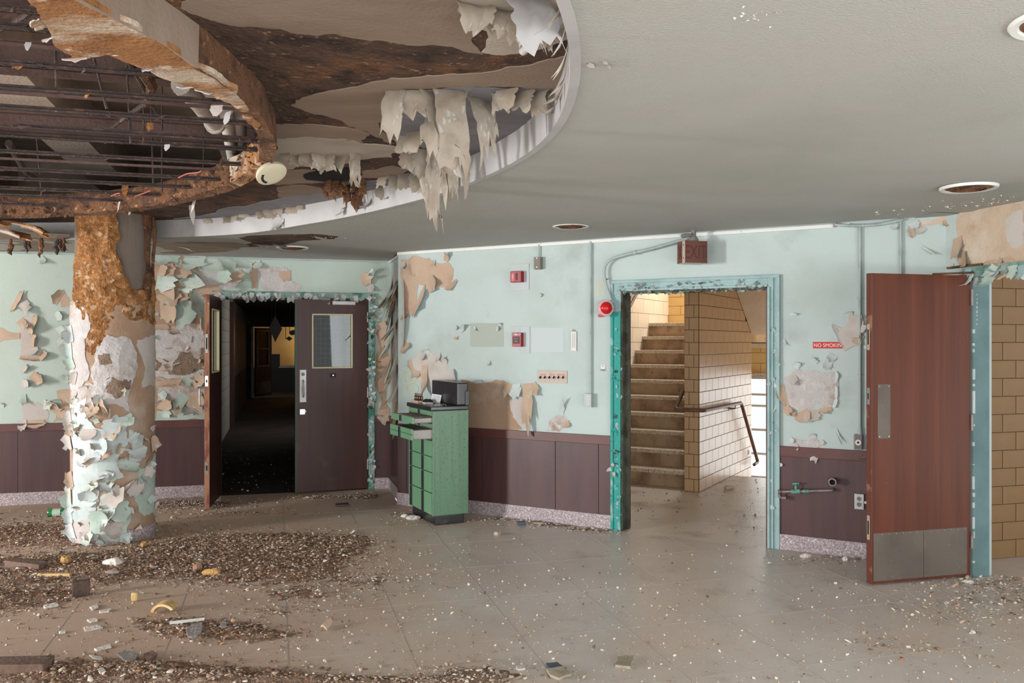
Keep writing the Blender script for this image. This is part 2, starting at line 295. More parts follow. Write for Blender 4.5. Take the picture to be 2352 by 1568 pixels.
class MB:
    def __init__(s):
        s.v, s.f, s.m = [], [], []

    def add(s, vs, fs, mi=0):
        k = len(s.v); s.v += [tuple(p) for p in vs]
        s.f += [tuple(i + k for i in f) for f in fs]; s.m += [mi] * len(fs)
        return s

    def box(s, fr, a0, a1, b0, b1, h0, h1, mi=0):
        P = [fr.pt(a, b, h) for h in (h0, h1) for b in (b0, b1) for a in (a0, a1)]
        return s.add(P, [(0, 2, 3, 1), (4, 5, 7, 6), (0, 1, 5, 4), (2, 6, 7, 3), (0, 4, 6, 2), (1, 3, 7, 5)], mi)

    def prism(s, fr, outline, h0, h1, mi=0):
        n = len(outline)
        P = [fr.pt(a, b, h0) for a, b in outline] + [fr.pt(a, b, h1) for a, b in outline]
        fs = [tuple(range(n - 1, -1, -1)), tuple(range(n, 2 * n))] + [(i, (i + 1) % n, n + (i + 1) % n, n + i) for i in range(n)]
        return s.add(P, fs, mi)

    def tube(s, pts, r, seg=10, mi=0, caps=True):
        pts = [Vector(p) for p in pts]; n = len(pts); V = []
        rr = r if isinstance(r, (list, tuple)) else [r] * n
        side = None
        for i, p in enumerate(pts):
            d = (pts[min(i + 1, n - 1)] - pts[max(i - 1, 0)]).normalized()
            if side is None:
                side = d.orthogonal().normalized()
            side = (side - d * side.dot(d)).normalized(); up = d.cross(side)
            for k in range(seg):
                a = 2 * PI * k / seg
                V.append(p + (side * math.cos(a) + up * math.sin(a)) * rr[i])
        fs = [(i * seg + k, i * seg + (k + 1) % seg, (i + 1) * seg + (k + 1) % seg, (i + 1) * seg + k) for i in range(n - 1) for k in range(seg)]
        if caps: fs += [tuple(range(seg - 1, -1, -1)), tuple(range((n - 1) * seg, n * seg))]
        return s.add(V, fs, mi)

    def lathe(s, o, axis, prof, seg=24, mi=0):
        """prof: (radius, height along axis)"""
        axis = Vector(axis).normalized(); a = axis.orthogonal().normalized(); b = axis.cross(a); V = []
        for r, h in prof:
            for k in range(seg):
                t = 2 * PI * k / seg
                V.append(Vector(o) + axis * h + (a * math.cos(t) + b * math.sin(t)) * max(r, 1e-4))
        n = len(prof)
        fs = [(i * seg + k, i * seg + (k + 1) % seg, (i + 1) * seg + (k + 1) % seg, (i + 1) * seg + k) for i in range(n - 1) for k in range(seg)]
        fs += [tuple(range(seg - 1, -1, -1)), tuple(range((n - 1) * seg, n * seg))]
        return s.add(V, fs, mi)

    def build(s, name, mats, parent=None, bevel=0.0, smooth=False, fix=True):
        me = bpy.data.meshes.new(name); me.from_pydata(s.v, [], s.f)
        mats = mats if isinstance(mats, (list, tuple)) else [mats]
        for q in mats: me.materials.append(M[q])
        me.polygons.foreach_set('material_index', s.m)
        if fix or bevel:
            bm = bmesh.new(); bm.from_mesh(me)
            if fix: bmesh.ops.recalc_face_normals(bm, faces=bm.faces)
            if bevel:
                ed = [e for e in bm.edges if len(e.link_faces) == 2 and e.calc_face_angle(0) > 0.5]
                bmesh.ops.bevel(bm, geom=ed, offset=bevel, segments=2, affect='EDGES', clamp_overlap=True, profile=0.6)
            bm.to_mesh(me); bm.free()
        if smooth:
            me.shade_smooth()
            try: me.set_sharp_from_angle(angle=0.7)
            except Exception: pass
        o = bpy.data.objects.new(name, me)
        return link(o, parent)


def arc(p, q, r, n=6):
    return p


def bend(pts, r, n=5):
    """round the corners of a polyline"""
    pts = [Vector(p) for p in pts]; out = [pts[0]]
    for a, b, c in zip(pts, pts[1:], pts[2:]):
        k = min(r, (a - b).length * 0.45, (c - b).length * 0.45)
        p, q = b + (a - b).normalized() * k, b + (c - b).normalized() * k
        for i in range(n + 1):
            t = i / n
            out.append(p * (1 - t) ** 2 + b * 2 * t * (1 - t) + q * t * t)
    return out + [pts[-1]]


def jagged(poly, amp, depth=3, seed=0):
    rnd = random.Random(seed)
    for _ in range(depth):
        out = []
        for (ax, ay), (bx, by) in zip(poly, poly[1:] + poly[:1]):
            dx, dy = bx - ax, by - ay
            k = rnd.uniform(-amp, amp)
            t = rnd.uniform(0.38, 0.62)
            out += [(ax, ay), (ax + dx * t - dy * k, ay + dy * t + dx * k)]
        poly = out
    return poly


def patch(name, parent, mapf, poly, mats, thick=0.003, off=0.0, rough=0.0, spacing=None, jag=0.12, depth=3, seed=0, nscale=12.0, bow=None):
    """an irregular layer (paper, plaster, insulation) lying on a surface, with its own thickness and torn edge"""
    poly = jagged(poly, jag, depth, seed)
    pts = [Vector(p) for p in poly]; n = len(pts)
    inner = []
    if spacing:
        xs = [p[0] for p in poly]; ys = [p[1] for p in poly]
        rnd = random.Random(seed + 5)
        y = min(ys)
        while y < max(ys):
            x = min(xs)
            while x < max(xs):
                inner.append(Vector((x + rnd.uniform(-.3, .3) * spacing, y + rnd.uniform(-.3, .3) * spacing))); x += spacing
            y += spacing
    res = geometry.delaunay_2d_cdt(pts + inner, [(i, (i + 1) % n) for i in range(n)], [], 1, 1e-5)
    vs, es, fs = res[0], res[1], res[2]
    hh = []
    cnt = {}
    for f in fs:
        for a, b in zip(f, f[1:] + f[:1]): cnt[(a, b)] = 1
    rim = [(a, b) for (a, b) in cnt if (b, a) not in cnt]
    rimv = {a for a, b in rim}
    top = []
    for i, p in enumerate(vs):
        h = off + thick
        if rough:
            q = Vector((p.x * nscale, p.y * nscale, seed))
            h += rough * (noise.fractal(q, 1.0, 2.0, 4) if i not in rimv else -0.3)
        if bow: h += bow(p.x, p.y)
        top.append(mapf(p.x, p.y, h))
    k = len(vs)
    low = [mapf(p.x, p.y, off + (bow(p.x, p.y) if bow else 0.0)) for p in vs]
    faces = [tuple(f) for f in fs] + [tuple(reversed([i + k for i in f])) for f in fs] + [(b, a, a + k, b + k) for a, b in rim]
    mb = MB(); mb.add(top + low, faces)
    return mb.build(name, mats, parent, fix=True)


def pxpoly(fr, pts):
    return [fr.px(x, y) for x, y in pts]


def flake_mesh(fr, a, b, ang, w, L, curl, lift=0.1, off=0.003, seed=0, jag=0.25, taper=0.4, twist=0.0, nu=5, nv=6, thick=0.0012, crumple=0.0):
    """a torn flap of paint or paper: fixed along a hinge at (a, b), its free end points along ang and curls off the surface"""
    rnd = random.Random(seed)
    ca, sa = math.cos(ang), math.sin(ang)
    ends = [1 - taper * abs(2 * i / nu - 1) ** 1.4 + rnd.uniform(-jag, jag) for i in range(nu + 1)]
    wj = [1 + rnd.uniform(-jag, jag) * 0.6 for _ in range(nv + 1)]
    sh = [rnd.uniform(-jag, jag) * 0.25 for _ in range(nv + 1)]
    prof = []; y = h = 0.0
    N = 24
    table = [(0, 0)]
    for i in range(N):
        t = (i + 0.5) / N; ph = lift + (curl - lift) * t
        y += math.cos(ph) * L / N; h += math.sin(ph) * L / N
        table.append((y, h))
    fr_pts = []; bk = []
    for j in range(nv + 1):
        for i in range(nu + 1):
            uu = (i / nu - 0.5); t = max(0.0, min(1.35, (j / nv) * ends[i]))
            x = min(N, t * N); k = int(x); f = x - k
            y0, h0 = table[k]; y1, h1 = table[min(k + 1, N)]
            yy, hh = y0 + (y1 - y0) * f, h0 + (h1 - h0) * f
            if t > 1:
                yy += (t - 1) * L * math.cos(curl); hh += (t - 1) * L * math.sin(curl)
            hh += twist * uu * t * w + 0.06 * L * t * math.sin(6 * uu + seed)
            ph = lift + (curl - lift) * t
            xx = uu * w * (wj[j]) + sh[j] * w
            aa, bb = a + yy * ca - xx * sa, b + yy * sa + xx * ca
            if crumple:
                cz = crumple * t * noise.noise(Vector((uu * 5 + seed, t * 4, seed * .37))); hh += cz * L * .5; yy += cz * L * 1.0; xx += crumple * w * .35 * t * noise.noise(Vector((uu * 4, t * 5 + seed, 9.1)))
            hh = max(hh, 0.0)
            fr_pts.append(fr.pt(aa, bb, off + hh + thick * max(math.cos(ph), 0.3)))
            bk.append(fr.pt(aa + thick * math.sin(ph) * ca, bb + thick * math.sin(ph) * sa, off + hh))
    W = nu + 1; K = len(fr_pts)
    q = [(j * W + i, j * W + i + 1, (j + 1) * W + i + 1, (j + 1) * W + i) for j in range(nv) for i in range(nu)]
    vs = fr_pts + bk
    # orient the front away from the surface
    c = (fr_pts[1] - fr_pts[0]).cross(fr_pts[W] - fr_pts[0])
    if c.dot(fr.n) < 0: q = [tuple(reversed(f)) for f in q]
    edge = [i for i in range(W)] + [j * W + nu for j in range(1, nv + 1)] + [nv * W + i for i in range(nu - 1, -1, -1)] + [j * W for j in range(nv - 1, 0, -1)]
    rim = [(edge[i], edge[(i + 1) % len(edge)], edge[(i + 1) % len(edge)] + K, edge[i] + K) for i in range(len(edge))]
    faces = q + [tuple(reversed([i + K for i in f])) for f in q] + rim
    mi = [0] * len(q) + [1] * len(q) + [1] * len(rim)
    return vs, faces, mi


def flake(name, parent, fr, a, b, ang, w, L, curl, front, back, **kw):
    vs, fs, mi = flake_mesh(fr, a, b, ang, w, L, curl, **kw)
    mb = MB(); mb.v = [tuple(p) for p in vs]; mb.f = fs; mb.m = mi
    return mb.build(name, [front, back], parent, smooth=True, fix=False)


def pflake(name, parent, fr, x, y, deg, wpx, lpx, curl, front, back, **kw):
    """flake placed through a picture point on a plane; sizes given in picture pixels at that depth"""
    a, b = fr.px(x, y); s = fr.pt(a, b).y / F
    return flake(name, parent, fr, a, b, math.radians(deg), wpx * s, lpx * s, math.radians(curl), front, back, **kw)


def text_obj(name, txt, fr, a, b, h, height, matname, parent, depth=0.001, squeeze=1.0):
    cu = bpy.data.curves.new(name, 'FONT'); cu.body = txt; cu.size = 1.0; cu.extrude = 0.0; cu.align_x = 'CENTER'; cu.align_y = 'CENTER'
    tmp = bpy.data.objects.new('tmp_text', cu); C.objects.link(tmp)
    dg = bpy.context.evaluated_depsgraph_get(); me = bpy.data.meshes.new_from_object(tmp.evaluated_get(dg))
    bpy.data.objects.remove(tmp); bpy.data.curves.remove(cu)
    vs = [v.co.copy() for v in me.vertices]
    ys = [p.y for p in vs]; xs = [p.x for p in vs]; k = height / (max(ys) - min(ys)); cx, cy = (max(xs) + min(xs)) / 2, (max(ys) + min(ys)) / 2
    out = MB()
    fs = [tuple(p.vertices) for p in me.polygons]
    out.add([fr.pt(a + (p.x - cx) * k * squeeze, b + (p.y - cy) * k, h + depth) for p in vs], fs)
    bpy.data.meshes.remove(me)
    return out.build(name, matname, parent, fix=False)


def chunk(name, label, cat, p, size, matname, seed=0, flat=1.0, rot=0.0, sides=9, parent=None, group=None):
    """an irregular lump with a broken outline"""
    rnd = random.Random(seed)
    me_v = []; rings = [(-1, 0.75), (-0.3, 1.0), (0.35, 0.9), (1.0, 0.55)]
    sx, sy, sz = size
    prof = [1 + rnd.uniform(-0.28, 0.28) for _ in range(sides)]
    for z, r in rings:
        for k in range(sides):
            t = 2 * PI * k / sides; rr = r * prof[k] * (1 + rnd.uniform(-.08, .08))
            x, y = math.cos(t) * rr * sx / 2, math.sin(t) * rr * sy / 2
            me_v.append((p[0] + x * math.cos(rot) - y * math.sin(rot), p[1] + x * math.sin(rot) + y * math.cos(rot), p[2] + (z + 1) / 2 * sz * (1 + (rnd.uniform(-.25, .15) if z == 1.0 else 0))))
    fs = [(i * sides + k, i * sides + (k + 1) % sides, (i + 1) * sides + (k + 1) % sides, (i + 1) * sides + k) for i in range(3) for k in range(sides)]
    fs += [tuple(range(sides - 1, -1, -1)), tuple(range(3 * sides, 4 * sides))]
    mb = MB(); mb.add(me_v, fs)
    o = mb.build(name, matname, parent)
    if label: tag(o, label, cat, group)
    return o


def floor_pt(x, y):
    a, b = FL.px(x, y)
    return Vector((a, b, 0))
# ------------------------------------------------------------------ the room shell
def struct(name, mb, mats, label=None, parent=None, **kw):
    o = mb.build(name, mats, parent, **kw)
    if parent is None: tag(o, label, None, None, 'structure')
    return o


R0, R1 = WR.px(1428, 900)[0], WR.px(1764, 900)[0]      # stair doorway
RH = WR.px(1600, 664)[1]
RC0, RC1 = WR.px(1408, 900)[0], WR.px(1789, 900)[0]    # outer edge of its casing
RCH = WR.px(1600, 641)[1]
L0, L1, LH = -1.785, -0.235, 2.075                     # double doorway
LC1 = WL.px(860, 900)[0]
LCH = WL.px(700, 671)[1]
F0, F1, FH = 0.15, 1.30, 2.06                          # far right doorway
WEND = 4.905

ROOM = [(-12, -6), (8, -6), (8, 7.5), tuple(C2[:2]), tuple(C1[:2]), tuple(C0[:2]), (-12, 6.49)]
b = MB()
b.add([(x, y, 0) for x, y in [(-12, -6), (8.5, -6), (8.5, 9), (3.8, 9), tuple(C2[:2]), tuple(C1[:2]), tuple(C0[:2]), (-12, 6.49)]], [tuple(range(8))])
b.v = [(x, y, 0.0) for x, y, z in b.v] + [(x, y, -0.12) for x, y, z in b.v]
b.f += [tuple(range(15, 7, -1))] + [(i, i + 8, (i + 1) % 8 + 8, (i + 1) % 8) for i in range(8)]; b.m += [0] * 9
floor = struct('floor', b, 'terrazzo_floor', 'dusty grey terrazzo floor of the day room with thin metal dividing strips')
FG = Frame((-0.641, 7.17, 0), v3(l2), v3(m2), UP)      # grid of dividing strips, square to the left wall
def in_room(p):
    return (p - C0).dot(WL.n) > .03 and ((p - C1).dot(WR.n) > .02 or (p - C1).dot(WR.u) < 0)


def strip(f, s0, s1):
    run = None; s = s0
    while s <= s1 + .001:
        ok = in_room(f(s))
        if ok and run is None: run = s
        if run is not None and (not ok or s > s1 - .03):
            if s - run > .2: yield run, s
            run = None
        s += .05


for i in range(-9, 12):
    a = i * 0.612
    for p, q in strip(lambda t: FG.pt(a, t, 0), -2.5, 6.5):
        MB().box(FG, a - .0025, a + .0025, p, q, -0.002, 0.0010).build('divider_strip', 'zinc_strip', floor)
for i in range(-2, 9):
    bb = 0.37 + i * 0.75
    for p, q in strip(lambda t: FG.pt(t, bb, 0), -4.6, 6.2):
        MB().box(FG, p, q, bb - .002, bb + .002, -0.002, 0.0006).build('divider_strip', 'zinc_strip', floor)

T = 0.16
ZW = ZC + .03
b = MB()
b.box(WL, -11.4, L0, 0, ZW, -T, 0).box(WL, L1, 0, 0, ZW, -T, 0).box(WL, L0, L1, LH, ZW, -T, 0)
wall_left = struct('wall_left', b, 'mint_paint', 'mint green peeling wall with the brown double door')
b = MB().box(WT, -T, 0.977, 0, ZW, -T, 0)
wall_return = struct('wall_return', b, 'mint_paint', 'short return wall behind the green cabinet, paint hanging in strips')
b = MB()
b.box(WR, 0, R0, 0, ZW, -T, 0).box(WR, R1, WEND + .02, 0, ZW, -T, 0).box(WR, R0, R1, RH, ZW, -T, 0)
wall_right = struct('wall_right', b, 'aqua_paint', 'pale aqua wall with the doorway to the stairs')
b = MB()
b.box(WF, -0.14, F0, 0, ZW, -T, 0).box(WF, F1, 2.4, 0, ZW, -T, 0).box(WF, F0, F1, FH, ZW, -T, 0)
wall_far_right = struct('wall_far_right', b, 'aqua_paint', 'stained wall over the doorway at the right edge')

struct('wall_plenum', MB().box(WL, -11.4, .1, ZW, ZS, -T, 0).box(WT, -T, .977, ZW, ZS, -T, 0).box(WR, 0, WEND, ZW, ZS, -T, 0).box(WF, -.14, 2.4, ZW, ZS, -T, 0), 'concrete', 'rough concrete wall in the void above the ceiling')
# wainscot: rail and panels
def wainscot(wall, fr, a0, a1, seams=(), gap=0.004):
    MB().box(fr, a0, a1, 0.722, 0.800, 0.001, 0.022).build('wainscot_rail', 'wainscot_rail', wall, bevel=0.003)
    e = [a0] + list(seams) + [a1]
    for p, q in zip(e, e[1:]):
        MB().box(fr, p + gap / 2, q - gap / 2, 0.118, 0.722, 0.001, 0.014).build('wainscot_panel', 'wainscot', wall, bevel=0.002)


wx = lambda x: WR.px(x, 1050)[0]
wainscot(wall_left, WL, -7.4, L0 - 0.02, [WL.px(-330, 1050)[0], WL.px(42, 1050)[0], WL.px(356, 1050)[0]])
wainscot(wall_left, WL, LC1, -0.002)
wainscot(wall_return, WT, 0.02, 0.992, [0.2])
wainscot(wall_right, WR, 0.0, RC0 - .004, [wx(936), wx(1108), wx(1277), wx(1376)])
wainscot(wall_right, WR, RC1 + .004, WEND - .02, [])
def base(name, fr, segs, label):
    b = MB()
    for p, q in segs: b.box(fr, p, q, 0, 0.122, 0.001, 0.026)
    return struct(name, b, 'terrazzo_base', label, bevel=0.004)


base('baseboard_left', WL, [(-7.4, -4.05), (-4.046, L0 - .02)], 'terrazzo baseboard under the left wall panelling')
base('baseboard_corner', WL, [(LC1, -0.002)], 'terrazzo baseboard right of the double door')
base('baseboard_return', WT, [(0.0, 1.0)], 'terrazzo baseboard round the wall corner behind the cabinet')
base('baseboard_right', WR, [(0, RC0 - .004)], 'terrazzo baseboard between cabinet and stair doorway')
base('baseboard_far_right', WR, [(RC1 + .004, WEND - .02)], 'terrazzo baseboard between stair doorway and red door')
# thin trims under the ceiling
struct('trim_1', MB().box(WR, 0, 4.2, ZC - 0.034, ZC - 0.006, 0.001, 0.02), 'trim_white', 'chipped white strip under the ceiling on the right wall', bevel=0.003)
struct('trim_2', MB().box(WL, -7.4, 0, ZC - 0.022, ZC - 0.008, 0.001, 0.012), 'conduit', 'thin pale strip under the ceiling on the left wall')
struct('trim_3', MB().box(WT, 0, .98, ZC - 0.03, ZC - 0.006, 0.001, 0.02), 'trim_white', 'pale strip under the ceiling on the return wall')

# ceiling with the round recess
def polar(center, pts, zplane, default):
    fr = Frame((0, 0, zplane), (1, 0, 0), (0, 1, 0), (0, 0, -1))
    ar = []
    for x, y in pts:
        a, bq = fr.px(x, y); dx, dy = a - center[0], bq - center[1]
        ar.append((math.atan2(dy, dx), math.hypot(dx, dy)))

    def rad(t):
        wsum, s = 0.006, default * 0.006
        for a, r in ar:
            d = (t - a + PI) % (2 * PI) - PI
            w = math.exp(-(d / 0.14) ** 2); wsum += w; s += w * r
        return s / wsum
    return rad


OC, IC = (-4.1, 3.2), (-4.0, 3.2)
orad = polar(OC, [(1300, 20), (1303, 100), (1300, 200), (1290, 262), (1240, 330), (1150, 385), (1040, 430), (870, 480), (700, 513), (560, 536), (360, 545)], ZC, 4.3)
irad = polar(IC, [(632, 352), (565, 422), (440, 462), (320, 484), (200, 497), (90, 498), (0, 497), (604, 280), (540, 212), (440, 150), (330, 80), (195, 0)], 2.50, 3.0)
ocurve = lambda t, k=0.0: (OC[0] + (orad(t) + k) * math.cos(t), OC[1] + (orad(t) + k) * math.sin(t))
icurve = lambda t, k=0.0: (IC[0] + (irad(t) + k) * math.cos(t), IC[1] + (irad(t) + k) * math.sin(t))
angs = [2 * PI * i / 220 - PI for i in range(220)]
for x, y in ROOM: angs.append(math.atan2(y - OC[1], x - OC[0]))
angs = sorted(set(round(a, 6) for a in angs))
def to_room(t):
    d = Vector((math.cos(t), math.sin(t))); best = 1e9; o = Vector(OC)
    for p, q in zip(ROOM, ROOM[1:] + ROOM[:1]):
        hit = geometry.intersect_line_line_2d(o, o + d * 40, Vector(p), Vector(q))
        if hit is None: continue
        best = min(best, (hit - o).length)
    return OC[0] + d.x * best, OC[1] + d.y * best


V, Fs = [], []
n = len(angs); NR = 7
for t in angs:
    p, q = Vector(ocurve(t)), Vector(to_room(t))
    for j in range(NR):
        w = p.lerp(q, j / (NR - 1))
        sag = 0.012 * noise.noise(Vector((w.x * .55, w.y * .55, 3))) if 0 < j < NR - 1 else 0
        V.append((w.x, w.y, ZC + sag))
Fs = [(i * NR + j, ((i + 1) % n) * NR + j, ((i + 1) % n) * NR + j + 1, i * NR + j + 1) for i in range(n) for j in range(NR - 1)]
b = MB(); b.add(V, Fs)
b.add([(2.9, 5.9, ZC), (8.2, 7.2, ZC), (8.2, 8.6, ZC), (2.9, 6.9, ZC)], [(0, 1, 2, 3)])
ceiling = struct('ceiling', b, 'ceiling_paint', 'grey textured ceiling round the big circular recess', smooth=True)
# upright white lip of the recess
b = MB(); V = []
for t in angs:
    for k, z in ((0, ZC - .004), (0, ZR), (.035, ZR), (.035, ZC - .004)):
        x, y = ocurve(t, k); V.append((x, y, z))
mi = []
Fs = []
for i in range(n):
    j = (i + 1) % n
    for q in range(4):
        Fs.append((i * 4 + q, j * 4 + q, j * 4 + (q + 1) % 4, i * 4 + (q + 1) % 4))
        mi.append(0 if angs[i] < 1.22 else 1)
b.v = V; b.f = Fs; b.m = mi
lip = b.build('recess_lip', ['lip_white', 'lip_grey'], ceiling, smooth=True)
# recess ceiling: a ring between the lip and the hung disc
V, Fs = [], []
NQ = 8
for t in angs:
    p, q = Vector(icurve(t, -.06)), Vector(ocurve(t, .05))
    for j in range(NQ):
        w = p.lerp(q, j / (NQ - 1)); V.append((w.x, w.y, ZR))
Fs = [(i * NQ + j, i * NQ + j + 1, ((i + 1) % n) * NQ + j + 1, ((i + 1) % n) * NQ + j) for i in range(n) for j in range(NQ - 1)]
b = MB(); b.add(V, Fs)
recess = b.build('recess_panel', 'recess_rust', ceiling, fix=False)
# structural slab above, closed sides of the plenum
b = MB()
b.box(FL, -12.2, 8.2, -6.2, 10.2, ZS, ZS + .15)
WB = Frame((0, 0, 0), (1, 0, 0), (0, 1, 0), UP)
b.box(WB, -12.2, 8.2, -6.2, -6.0, ZC - .02, ZS).box(WB, -12.2, -12.0, -6, 6.6, ZC - .02, ZS).box(WB, 8.0, 8.2, -6, 7.6, ZC - .02, ZS)
slab = struct('ceiling_slab', b, 'concrete', 'concrete floor slab seen through the broken round ceiling')
# outer walls of the day room, with their windows (outside the frame)
def wall_open(name, fr, a0, a1, wins, z0, z1, label):
    b = MB(); b.box(fr, a0, a1, 0, z0, -T, 0).box(fr, a0, a1, z1, ZC, -T, 0)
    e = a0
    for p, q in wins:
        b.box(fr, e, p, z0, z1, -T, 0); e = q
    b.box(fr, e, a1, z0, z1, -T, 0)
    return struct(name, b, 'aqua_paint', label)


wall_open('wall_back', Frame((-12, -2.2, 0), (1, 0, 0), UP, (0, 1, 0)), 0, 17.4, [(4.8, 7.4), (8.0, 11.0), (11.6, 14.4), (15.0, 17.2)], 0.12, 2.45, 'back wall of the day room with a row of windows')
wall_open('wall_outer', Frame((-7.45, -2.2, 0), (0, 1, 0), UP, (1, 0, 0)), 0, 9.9, [(.5, 2.6), (3.0, 6.6), (6.8, 8.4)], 0.3, 2.4, 'outer wall of the day room with windows')
wall_open('wall_end', Frame((5.25, -2.2, 0), (0, 1, 0), UP, (-1, 0, 0)), 0, 5.6, [(.6, 4.9)], 0.12, 2.45, 'end wall of the day room with a wide window')

# ------------------------------------------------------------------ stair hall
SW = -1.50                                              # left wall of the flight (along a)
RISE, RUN, T0 = 0.187, 0.257, 0.175
TB = 3.29                                               # back wall
b = MB().box(ST, -1.5 - 1.0, 2.4, -2.20, 1.33, -0.10, -0.0008).box(ST, 0.0, 2.4, 1.33, 4.5, -1.9, -1.8)
struct('floor_lobby', b, 'lobby_floor', 'dusty pale stair lobby floor littered with plaster dust')
b = MB().box(ST, SW - .95, 2.4, -1.98, T0 + .2, 2.62, 2.75)
struct('ceiling_lobby', b, 'soffit_plaster', 'plaster ceiling of the stair lobby')
b = MB().box(ST, SW - .95, 2.4, T0, TB + .2, 5.2, 5.3)
struct('ceiling_stair', b, 'soffit_plaster', 'plaster ceiling high over the stairs')
def tiles(wall, fr, a0, a1, b0, b1, w, h, tile_mat, ends=None, h0=0.002, h1=0.007, gap=0.006, shift=0.5, bev=0.0016, inside=None, name='tile'):
    """courses of tiles laid on a wall, each one an object (alike tiles share their mesh)"""
    cache = {}
    r = 0; z = b0; cnt = 0
    while z < b1 - 0.02:
        zt = min(z + h, b1)
        a = a0 - (w * shift if r % 2 else 0.0)
        while a < a1 - 0.004:
            p, q = max(a, a0), min(a + w, a1)
            if q - p > 0.015 and (inside is None or inside((p + q) / 2, (z + zt) / 2)):
                key = (round(q - p, 3), round(zt - z, 3))
                if key not in cache:
                    t = MB().box(Frame((0, 0, 0), fr.u, fr.v, fr.n), -(q - p) / 2 + gap / 2, (q - p) / 2 - gap / 2, -(zt - z) / 2 + gap / 2, (zt - z) / 2 - gap / 2, h0, h1)
                    o = t.build(name, tile_mat, None, bevel=bev); me = o.data
                    cache[key] = me; o.parent = wall
                else:
                    o = bpy.data.objects.new(name, cache[key]); C.objects.link(o); o.parent = wall
                o.location = fr.pt((p + q) / 2, (z + zt) / 2, 0); cnt += 1
            a += w
        z = zt; r += 1
    return cnt


# the tiled spine wall
b = MB().box(ST, -0.16, 0.0, 0.0, 2.2, -1.8, 3.6)
spine = struct('wall_stair_spine', b, 'tile_joint', 'tan glazed tile spine wall beside the stairs')
soff = lambda t: 1.66 + (2.2 - t) * 0.70
CH = 1.6 / 12
tiles(spine, SIDE, 0.0, 2.2, -0.8, 2.8, 0.236, CH, 'tan_tile', inside=lambda a, z: z < soff(a) + .1 and (z > -0.02 or a > 1.2))
tiles(spine, PIER, 0.0, 0.16, 0.0, 2.8, 0.107, CH, 'tan_tile', shift=0.5)
# left wall of the flight, back wall
SL = Frame(ST.pt(SW, -2.14, 0), -v3(n2), UP, v3(u2))
b = MB().box(SL, 0, 5.5, -0.1, 5.3, -0.15, 0)
wsl = struct('wall_stair_left', b, 'cream_joint', 'sunlit cream block wall left of the stairs')
tiles(wsl, SL, 2.2, 5.43, 0.2, 3.6, 0.40, 0.2, 'cream_tile', inside=lambda a, z: z > (a - 2.6) * 0.72 - .1)
SB = Frame(ST.pt(SW, TB, 0), v3(u2), UP, v3(n2))
b = MB()
W0, W1, WZ0, WZ1 = 1.05, 3.2, -0.36, 1.13               # stair window, below the half landing
UZ0, UZ1 = 2.9, 4.6
b.box(SB, -.15, W0, -1.9, 5.3, -.15, 0).box(SB, W1, 3.9, -1.9, 5.3, -.15, 0).box(SB, W0, W1, -1.9, WZ0, -.15, 0).box(SB, W0, W1, WZ1, UZ0, -.15, 0).box(SB, W0, W1, UZ1, 5.3, -.15, 0)
wsb = struct('wall_stair_back', b, 'yellow_joint', 'yellow tiled wall over the stair window')
tiles(wsb, SB, 0.0, 1.6, 1.87, 3.2, 0.40, CH * 1.0, 'yellow_tile')
tiles(wsb, SB, 1.0, 2.4, WZ1 + .03, 1.58, 0.36, CH * 1.1, 'yellow_tile')
MB().box(SB, 0.9, 3.3, WZ1 - .01, WZ1 + .035, 0.001, .05).build('lintel', 'stair_nosing', wsb)
MB().box(SB, 0.9, 3.3, 1.52, 1.585, 0.001, .03).build('ledge', 'soffit_plaster', wsb)
b = MB().box(ST, 2.3, 2.45, -1.97, 4.5, -1.9, 5.3)
struct('wall_stair_right', b, 'cream_tile', 'right wall of the stair hall, hidden by the door frame')
b = MB().box(ST, SW - .95, SW + 4.0, -1.98, -1.9, 2.62, 5.3)
struct('wall_stair_front', b, 'cream_tile', 'wall over the stair lobby')
# window of the half landing below
win = thing('window_1', 'bright stair window low behind the tiled spine wall', None, SB.pt(1.6, WZ0, 0)); win['kind'] = 'structure'
b = MB()
for p, q, r, s in ((W0, W0 + .05, WZ0, WZ1), (W1 - .05, W1, WZ0, WZ1), (W0, W1, WZ0, WZ0 + .06), (W0, W1, WZ1 - .05, WZ1)):
    b.box(SB, p, q, r, s, -.11, -.05)
b.build('window_frame', 'window_frame', win)
for z in (0.02, 0.36, 0.70, 0.86):
    MB().box(SB, W0 + .05, W1 - .05, z - .014, z + .014, -.10, -.06).build('glazing_bar', 'window_frame', win)
zs = [WZ0 + .06, 0.02, 0.36, 0.70, 0.86, WZ1 - .05]
for p, q in zip(zs, zs[1:]):
    MB().box(SB, W0 + .05, W1 - .05, p + .01, q - .01, -.084, -.08).build('pane', 'clear_glass', win)
MB().box(SB, W0 - .05, W1 + .05, WZ0 - .05, WZ0, -.05, .06).build('sill', 'rail_brown', win)
# the flight
stairs = thing('staircase', 'worn terrazzo staircase rising behind the open doorway', 'staircase', ST.pt(-.8, T0, 0))
for i in range(1, 11):
    t0 = T0 + RUN * (i - 1); t1 = t0 + (RUN if i < 10 else 0.80)
    MB().box(ST, SW + .003, -0.163, t0, t0 + .02, RISE * (i - 1), RISE * i - .03).build('riser', 'stair_riser', stairs)
    MB().box(ST, SW + .003, -0.163, t0 - .028, t1 + .01, RISE * i - .045, RISE * i).build('tread', 'stair_nosing', stairs, bevel=0.008)
b = MB().prism(Frame(ST.pt(-0.17, 0, 0), ST.v, UP, -v3(u2)), [(T0 + .02, -0.0), (T0 + 9 * RUN + .02, RISE * 9 - .04), (T0 + 9 * RUN + .02, RISE * 9 - .3), (T0 + .4, 0)], 0.0, 1.30)
b.build('carriage', 'concrete', stairs)
